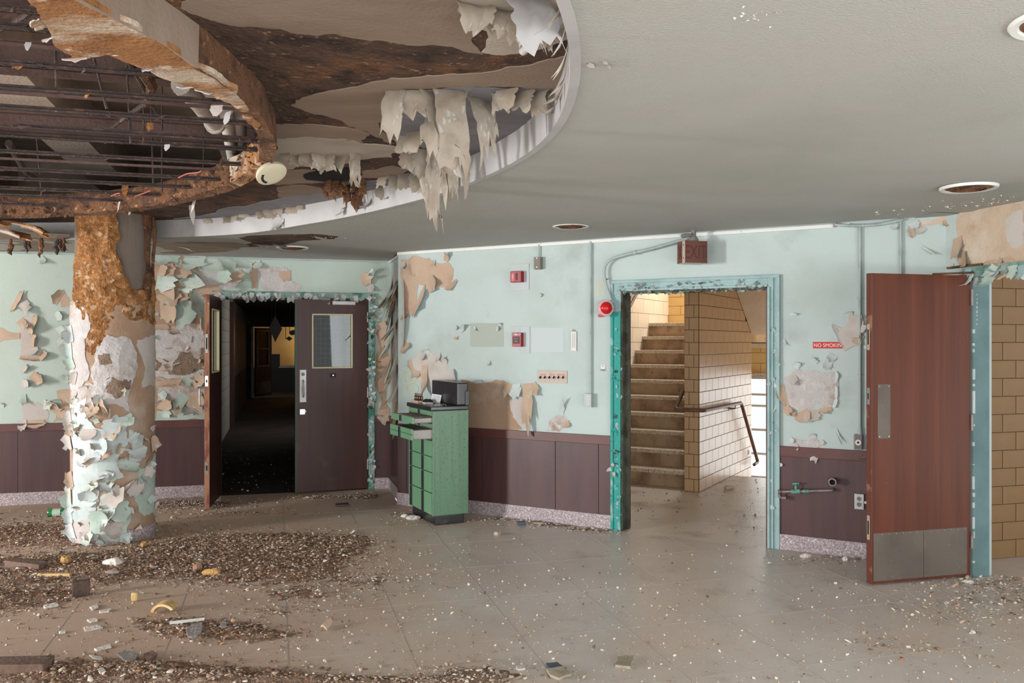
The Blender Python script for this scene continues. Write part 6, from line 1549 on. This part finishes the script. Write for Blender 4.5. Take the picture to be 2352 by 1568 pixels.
def dens(x, y):
    s = 0.0
    for bx, by, sx, sy, amp, kind in BLOBS:
        u = ((x - bx) / sx) ** 2 + ((y - by) / sy) ** 2
        if u < 9: s += amp * math.exp(-u)
    return s


def mound(x, y):
    d = dens(x, y)
    if d < .12: return -0.02
    f = noise.fractal(Vector((x * 3.1, y * 3.1, 1)), 1, 2, 3); g = noise.fractal(Vector((x * 22, y * 22, 4)), .9, 2, 4)
    return min(d, 1.3) * .030 * (1 + .5 * f) + g * .011 - .013


# low mounds of rust dust and crumbled plaster
gx0, gx1, gy0, gy1, gs = -6.2, .9, 3.7, 9.0, .032
NX, NY = int((gx1 - gx0) / gs), int((gy1 - gy0) / gs)
H = [[mound(gx0 + i * gs, gy0 + j * gs) for i in range(NX)] for j in range(NY)]
def blocked(x, y):
    return (Vector((x, y, 0)) - C0).dot(WL.n) < .03 or ((Vector((x, y, 0)) - C1).dot(WR.n) < .03 and x > C1.x - .3)


idx = {}; V = []; Fs = []
def vid(i, j):
    k = (i, j)
    if k not in idx:
        idx[k] = len(V); V.append((gx0 + i * gs, gy0 + j * gs, max(H[j][i], -.004)))
    return idx[k]


for j in range(NY - 1):
    for i in range(NX - 1):
        if max(H[j][i], H[j][i + 1], H[j + 1][i], H[j + 1][i + 1]) > 0 and not blocked(gx0 + i * gs, gy0 + j * gs):
            Fs.append((vid(i, j), vid(i + 1, j), vid(i + 1, j + 1), vid(i, j + 1)))
b = MB(); b.add(V, Fs); rub = b.build('rubble_mound', 'rubble_base', None, smooth=True, fix=False)
tag(rub, 'low mounds of crumbled rust and plaster dust round the column', 'rubble', None, 'stuff')

dr = random.Random(5); nr = np.random.default_rng(5)
COLS = ['chip_brown', 'chip_dark', 'chip_tan', 'chip_white', 'chip_orange', 'chip_grey', 'aqua_flake']
PAL = {'b': [.36, .16, .25, .11, .05, .07, .0], 'o': [.28, .10, .26, .14, .18, .04, .0], 'w': [.08, .04, .22, .40, .02, .22, .02], 'g': [.22, .10, .26, .18, .04, .20, .0]}
def chips(name, label, items):
    """items: (x, y, z, size, flatness, colour index): thousands of broken crumbs in one mesh"""
    n = len(items)
    A = np.array([it[:5] for it in items]); ci = np.array([it[5] for it in items], dtype=np.int32)
    base = []
    for k in range(14):                                    # a dozen kinds of broken pentagonal crumb
        r = np.random.default_rng(k); a = np.sort(r.uniform(0, 2 * np.pi, 5)) ; a = np.linspace(0, 2 * np.pi, 6)[:5] + r.uniform(-.4, .4, 5)
        rad = r.uniform(.45, 1.0, 5)
        bot = np.stack([np.cos(a) * rad, np.sin(a) * rad * r.uniform(.45, 1), np.zeros(5)], 1)
        top = bot * np.array([.8, .8, 1]) + np.array([r.uniform(-.15, .15), r.uniform(-.15, .15), 0]); top[:, 2] = r.uniform(.6, 1.3, 5)
        base.append(np.vstack([bot, top]))
    base = np.array(base)
    tv = base[nr.integers(0, 14, n)]                        # n,10,3
    rot = nr.uniform(0, 2 * np.pi, n); c, s = np.cos(rot)[:, None], np.sin(rot)[:, None]
    size, fl_ = A[:, 3][:, None], A[:, 4][:, None]
    X = tv[:, :, 0] * size; Y = tv[:, :, 1] * size; Z = tv[:, :, 2] * size * fl_
    tx, ty = nr.normal(0, .25, n)[:, None], nr.normal(0, .25, n)[:, None]
    Z = Z + X * tx + Y * ty; Z = Z - Z.min(1, keepdims=True) * .8
    P = np.stack([X * c - Y * s + A[:, 0:1], X * s + Y * c + A[:, 1:2], Z + A[:, 2:3]], 2).reshape(-1, 3).astype(np.float32)
    quads = np.array([[0, 1, 6, 5], [1, 2, 7, 6], [2, 3, 8, 7], [3, 4, 9, 8], [4, 0, 5, 9]]).reshape(-1)
    loopt = np.concatenate([quads, np.array([5, 6, 7, 8, 9])])
    L = (loopt[None, :] + (np.arange(n) * 10)[:, None]).reshape(-1).astype(np.int32)
    tot = np.tile(np.array([4, 4, 4, 4, 4, 5], dtype=np.int32), n); st = np.concatenate([[0], np.cumsum(tot)[:-1]]).astype(np.int32)
    me = bpy.data.meshes.new(name); me.vertices.add(n * 10); me.vertices.foreach_set('co', P.reshape(-1))
    me.loops.add(len(L)); me.loops.foreach_set('vertex_index', L)
    me.polygons.add(n * 6); me.polygons.foreach_set('loop_start', st)
    try: me.polygons.foreach_set('loop_total', tot)
    except Exception: pass
    for q in COLS: me.materials.append(M[q])
    me.polygons.foreach_set('material_index', np.repeat(ci, 6).astype(np.int32))
    me.update(); me.validate()
    o = bpy.data.objects.new(name, me); C.objects.link(o)
    return tag(o, label, 'debris', None, 'stuff')


def lsize(lo, hi): return lo * (hi / lo) ** (dr.random() ** 2.2)


def okspot(x, y):
    if (Vector((x, y, 0)) - CC).length < CR + .01 and True: return False
    return not blocked(x, y) and (Vector((x, y, 0)) - C2).dot(WR.n) > -9


items = []
tot_w = sum(q[2] * q[3] * q[4] for q in BLOBS)
for bx, by, sx, sy, amp, kind in BLOBS:
    for _ in range(int(44000 * sx * sy * amp / tot_w)):
        x, y = bx + dr.gauss(0, .72) * sx, by + dr.gauss(0, .72) * sy
        if not okspot(x, y): continue
        z = max(mound(x, y), 0) - .001
        s = lsize(.0035, .024)
        items.append((x, y, z, s, dr.uniform(.2, .6) if s < .012 else dr.uniform(.08, .35), dr.choices(range(7), PAL[kind])[0]))
chips('rubble_chips', 'brown and orange crumbs of rust and plaster heaped on the left of the floor', items)
items = []
for _ in range(5200):
    if dr.random() < .72:
        x, y = floor_pt(dr.uniform(-60, 2400), dr.uniform(1130, 1590) if dr.random() < .6 else dr.uniform(1300, 1590))[:2]
    else:
        x, y = dr.gauss(-1.2, 1.6), dr.gauss(5.4, 1.3)
    p = Vector((x, y, 0))
    if blocked(x, y) or (p - C1).dot(WR.n) < .05 and x > -1: continue
    if y < 3: continue
    items.append((x, y, -.0005, lsize(.0030, .014), dr.uniform(.3, .9), dr.choices(range(7), [.12, .10, .28, .34, .03, .13, .0])[0]))
chips('scattered_crumbs', 'pale plaster crumbs scattered thinly over the bare floor', items)
items = []
for _ in range(900):                                        # lobby and corridor threshold
    if dr.random() < .6: p = ST.pt(dr.uniform(-1.4, 1.8), dr.uniform(-1.9, 1.2), 0)
    else: p = COR.pt(dr.uniform(-1.9, -.2), dr.uniform(.05, 3.5), 0)
    items.append((p.x, p.y, -.0005, lsize(.004, .022), dr.uniform(.2, .6), dr.choices(range(7), [.16, .12, .24, .30, .02, .16, .0])[0]))
chips('threshold_crumbs', 'dust and crumbs beyond the two doorways', items)

chips('cabinet_crumbs', 'plaster crumbs scattered on the black cabinet top', [(*TOP(dr.uniform(.03, .3), dr.uniform(-.2, -.02), 1.0424), dr.uniform(.006, .016), .25, dr.choice([2, 3, 5])) for _ in range(26)])
# pieces one can point at
def at(x, y, z=0.0):
    p = floor_pt(x, y); return Vector((p.x, p.y, max(mound(p.x, p.y), 0) * .8 + z))


def slab_piece(name, label, cat, pts, mt, thick, z=0.0, tilt=None, seed=0, jag=.06):
    """a flat broken piece lying on the floor, its outline given through the floor plane"""
    poly = pxpoly(FL, pts); cx, cy = sum(p[0] for p in poly) / len(poly), sum(p[1] for p in poly) / len(poly)
    h = max(mound(cx, cy), 0) * .9 + z
    tx, ty = tilt or (0, 0)
    f = lambda x, y, q=0.0: Vector((x, y, h + q + (x - cx) * tx + (y - cy) * ty + .5 * (abs(tx) + abs(ty)) * .1))
    return tag(patch(name, None, f, poly, mt, thick, 0, thick * .2, None, jag, 2, seed), label, cat)


def block(name, label, cat, x, y, size, rot, mt, z=0.0, tilt=0.0, bevel=.006):
    p = at(x, y, z); u = Vector((math.cos(rot), math.sin(rot), tilt)).normalized(); v = Vector((-math.sin(rot), math.cos(rot), 0)); fr = Frame(p, u, v, u.cross(v))
    return tag(MB().box(fr, -size[0] / 2, size[0] / 2, -size[1] / 2, size[1] / 2, 0, size[2]).build(name, mt, None, bevel=bevel), label, cat)


block('wood_block', 'dark upright wooden block standing on the floor in front of the column', 'block', 186, 1367, (.10, .07, .095), .45, 'old_wood')
block('foam_scrap', 'small upright piece of yellow foam right of the dark wooden block', 'foam', 309, 1380, (.040, .025, .055), .2, 'foam_yellow', bevel=.012)
# curved piece of pipe insulation
p = at(378, 1408); b = MB(); V = []
for i in range(11):
    a = PI * (0.05 + .72 * i / 10)
    for w in (-.045, .045):
        for r in (.085, .068):
            V.append(p + Vector((-math.cos(a) * r * 1.05 + .01, w + .03 * math.cos(a), math.sin(a) * r * .78)))
b.add(V, [(i * 4 + k, i * 4 + 4 + k, i * 4 + 4 + l, i * 4 + l) for i in range(10) for k, l in ((0, 1), (1, 3), (3, 2), (2, 0))] + [(0, 1, 3, 2), (40, 42, 43, 41)])
tag(b.build('foam_shell', 'foam_yellow', None, smooth=True), 'curved yellow piece of pipe insulation arching on the floor', 'foam')
chunk('plaster_lump', 'white plaster lump lying on the rubble in front of the column', 'plaster', at(262, 1308), (.15, .11, .05), 'plaster_chunk', 3, rot=.4)
chunk('plaster_lump', 'grey plaster lump just below the white one', 'plaster', at(260, 1322), (.11, .06, .025), 'chip_grey', 4)
chunk('plaster_lump', 'orange plaster lump right of the column on the rubble', 'plaster', at(486, 1320), (.12, .07, .04), 'orange_chunk', 5)
chunk('plaster_lump', 'brown lump beside the orange one, to its left', 'plaster', at(453, 1312), (.06, .05, .045), 'chip_brown', 6)
block('foam_strip', 'flat orange strip on the rubble left of the wooden block', 'foam', 125, 1325, (.22, .035, .022), .05, 'foam_yellow')
block('broken_board', 'short dark board end lying at the left edge by the rubble', 'board', 60, 1310, (.26, .10, .045), -.12, 'board_wood', tilt=-.08)
block('broken_board', 'thin dark lath sticking out under the short board', 'board', 20, 1312, (.30, .02, .02), -.25, 'old_wood')
block('broken_board', 'thick board lying in the lower left corner', 'board', 10, 1545, (.42, .12, .05), .06, 'board_wood')
chunk('rust_lump', 'orange brown lump on the rubble left of the wooden block', 'lump', at(150, 1300), (.08, .07, .05), 'orange_chunk', 12)
chunk('rust_lump', 'small orange lump at the right foot of the column', 'lump', at(330, 1258), (.06, .05, .04), 'orange_chunk', 14)
slab_piece('slate_shard', 'star shaped grey shard lying in the lower heap', 'shard', [(428, 1456), (440, 1450), (465, 1448), (462, 1464), (442, 1472), (432, 1470)], 'slate_shard', .012, .01, (.1, .15), 1)
slab_piece('slate_shard', 'small grey shard right of the star shaped one', 'shard', [(506, 1450), (520, 1444), (520, 1456), (508, 1458)], 'slate_shard', .012, .01, (.1, .15), 2)
slab_piece('slate_shard', 'large grey shard with pale edges near the bottom left', 'shard', [(268, 1512), (290, 1506), (318, 1514), (305, 1530), (285, 1524)], 'slate_shard', .012, .005, (.05, .12), 3)
slab_piece('slate_shard', 'grey brown shard right of the large grey shard', 'shard', [(330, 1512), (350, 1506), (362, 1512), (340, 1526)], 'board_wood', .012, .005, (.05, .12), 4)
slab_piece('pale_shard', 'pale blue grey sliver left of the large grey shard', 'shard', [(205, 1508), (232, 1512), (236, 1520), (212, 1514)], 'pale_scrap', .008, .004, None, 5)
slab_piece('pale_shard', 'small square white tile bit near the bottom left', 'shard', [(226, 1552), (238, 1548), (243, 1556), (230, 1560)], 'pale_scrap', .01, .006, None, 6)
for i, (pts, lab) in enumerate([([(192, 1443), (228, 1438), (236, 1444), (196, 1450)], 'longest white plaster strip on the bright patch of floor'), ([(216, 1492), (252, 1482), (256, 1488), (222, 1496)], 'slanting white plaster strip below the longest one'),
                                ([(206, 1396), (222, 1390), (226, 1396), (212, 1402)], 'small bright white chip above the bright patch of floor'), ([(228, 1405), (256, 1400), (250, 1406), (230, 1408)], 'thin pale strip right of the small bright chip'),
                                ([(100, 1392), (128, 1386), (134, 1392), (104, 1398)], 'pale flat scrap at the left before the wooden block'), ([(135, 1452), (150, 1450), (150, 1454), (138, 1456)], 'thin white sliver left of the longest strip'), ([(200, 1425), (220, 1422), (224, 1427), (204, 1430)], 'short white strip just above the longest one')]):
    slab_piece('plaster_strip', lab, 'plaster', pts, 'plaster_chunk', .010, 0, None, 30 + i)
b = MB(); p, q = at(390, 1446, .03), at(470, 1440, .035); fr = Frame(p, (q - p), (0, .3, 1), (0, -1, .3)); w = (q - p).length
tag(b.box(fr, 0, w, -.008, .008, 0, .003).build('metal_strip', 'steel'), 'thin bent metal strip across the lower heap', 'metal strip')
slab_piece('tile_fragment', 'pale rectangular tile fragment lying alone at the bottom centre', 'tile', [(1419, 1512), (1456, 1510), (1448, 1536), (1413, 1532)], 'tile_piece', .014, 0, None, 7, .05)
slab_piece('slate_fragment', 'dark blue grey flake behind the pale plaster piece at the bottom', 'shard', [(1254, 1530), (1280, 1528), (1302, 1538), (1280, 1544), (1258, 1536)], 'blue_scrap', .006, 0, (.0, .15), 8)
slab_piece('plaster_flake', 'pale plaster flake in front of the blue grey one at the bottom', 'plaster', [(1256, 1545), (1294, 1540), (1312, 1554), (1284, 1562), (1264, 1556)], 'tile_piece', .014, 0, (.0, .1), 9)
slab_piece('plaster_flake', 'small pale flake left of the blue grey one', 'plaster', [(1186, 1532), (1204, 1530), (1206, 1538), (1190, 1540)], 'pale_scrap', .01, 0, None, 10)
slab_piece('plaster_flake', 'small tan flake alone on the bare floor right of the lower heap', 'plaster', [(740, 1442), (752, 1434), (764, 1438), (750, 1450)], 'tan_paper', .012, 0, (.1, .2), 11)
block('blue_scrap', 'small dark blue scrap by the baseboard right of the cabinet', 'scrap', 1198, 1205, (.07, .05, .03), .1, 'blue_scrap')
block('wood_strip', 'pale wooden strip by the baseboard right of the dark blue scrap', 'wood strip', 1234, 1203, (.11, .04, .018), -.12, 'tile_piece')
chunk('plaster_lump', 'round tan lump on the floor by the cabinet front', 'plaster', at(1142, 1228), (.06, .05, .03), 'tan_paper', 16)
chunk('plaster_lump', 'white plaster lump at the left foot of the cabinet', 'plaster', at(950, 1192), (.13, .09, .03), 'plaster_chunk', 17)
chunk('plaster_lump', 'smaller white plaster lump left of the cabinet foot', 'plaster', at(930, 1188), (.08, .05, .03), 'plaster_chunk', 18)
chunk('plaster_lump', 'grey plaster lump under the pipe by the baseboard', 'plaster', at(1852, 1280), (.09, .05, .03), 'plaster_chunk', 19)
chunk('plaster_lump', 'pale plaster lump by the baseboard left of the red door', 'plaster', at(1942, 1287), (.05, .04, .03), 'plaster_chunk', 20)
chunk('plaster_lump', 'pale lump lying in the stair lobby at the foot of the spine wall', 'plaster', ST.pt(.22, .35, 0), (.12, .06, .04), 'plaster_chunk', 22)
chunk('plaster_lump', 'whitish lump before the right doorway', 'plaster', at(2222, 1338), (.07, .05, .02), 'plaster_chunk', 23)
slab_piece('dark_scrap', 'dark flat scrap on the floor before the nearly closed door leaf', 'scrap', [(770, 1160), (800, 1158), (802, 1163), (772, 1164)], 'old_wood', .015, .005, None, 24)
# green bottle half hidden behind the column
gb = thing('bottle', 'green glass bottle lying left of the column foot', 'bottle', at(135, 1187))
p = at(112, 1186, .036); d_ = Vector((1, .12, .02)).normalized()
MB().lathe(p, d_, [(.012, -.004), (.033, 0), (.036, .01), (.036, .13), (.030, .16), (.015, .19), (.013, .24), (.016, .245), (.016, .255), (.01, .255)], 20).build('bottle', 'green_glass', gb, smooth=True)
MB().lathe(p + d_ * .04, d_, [(.0363, 0), (.0363, .07)], 20).build('label_band', 'mint_flake', gb, smooth=True)
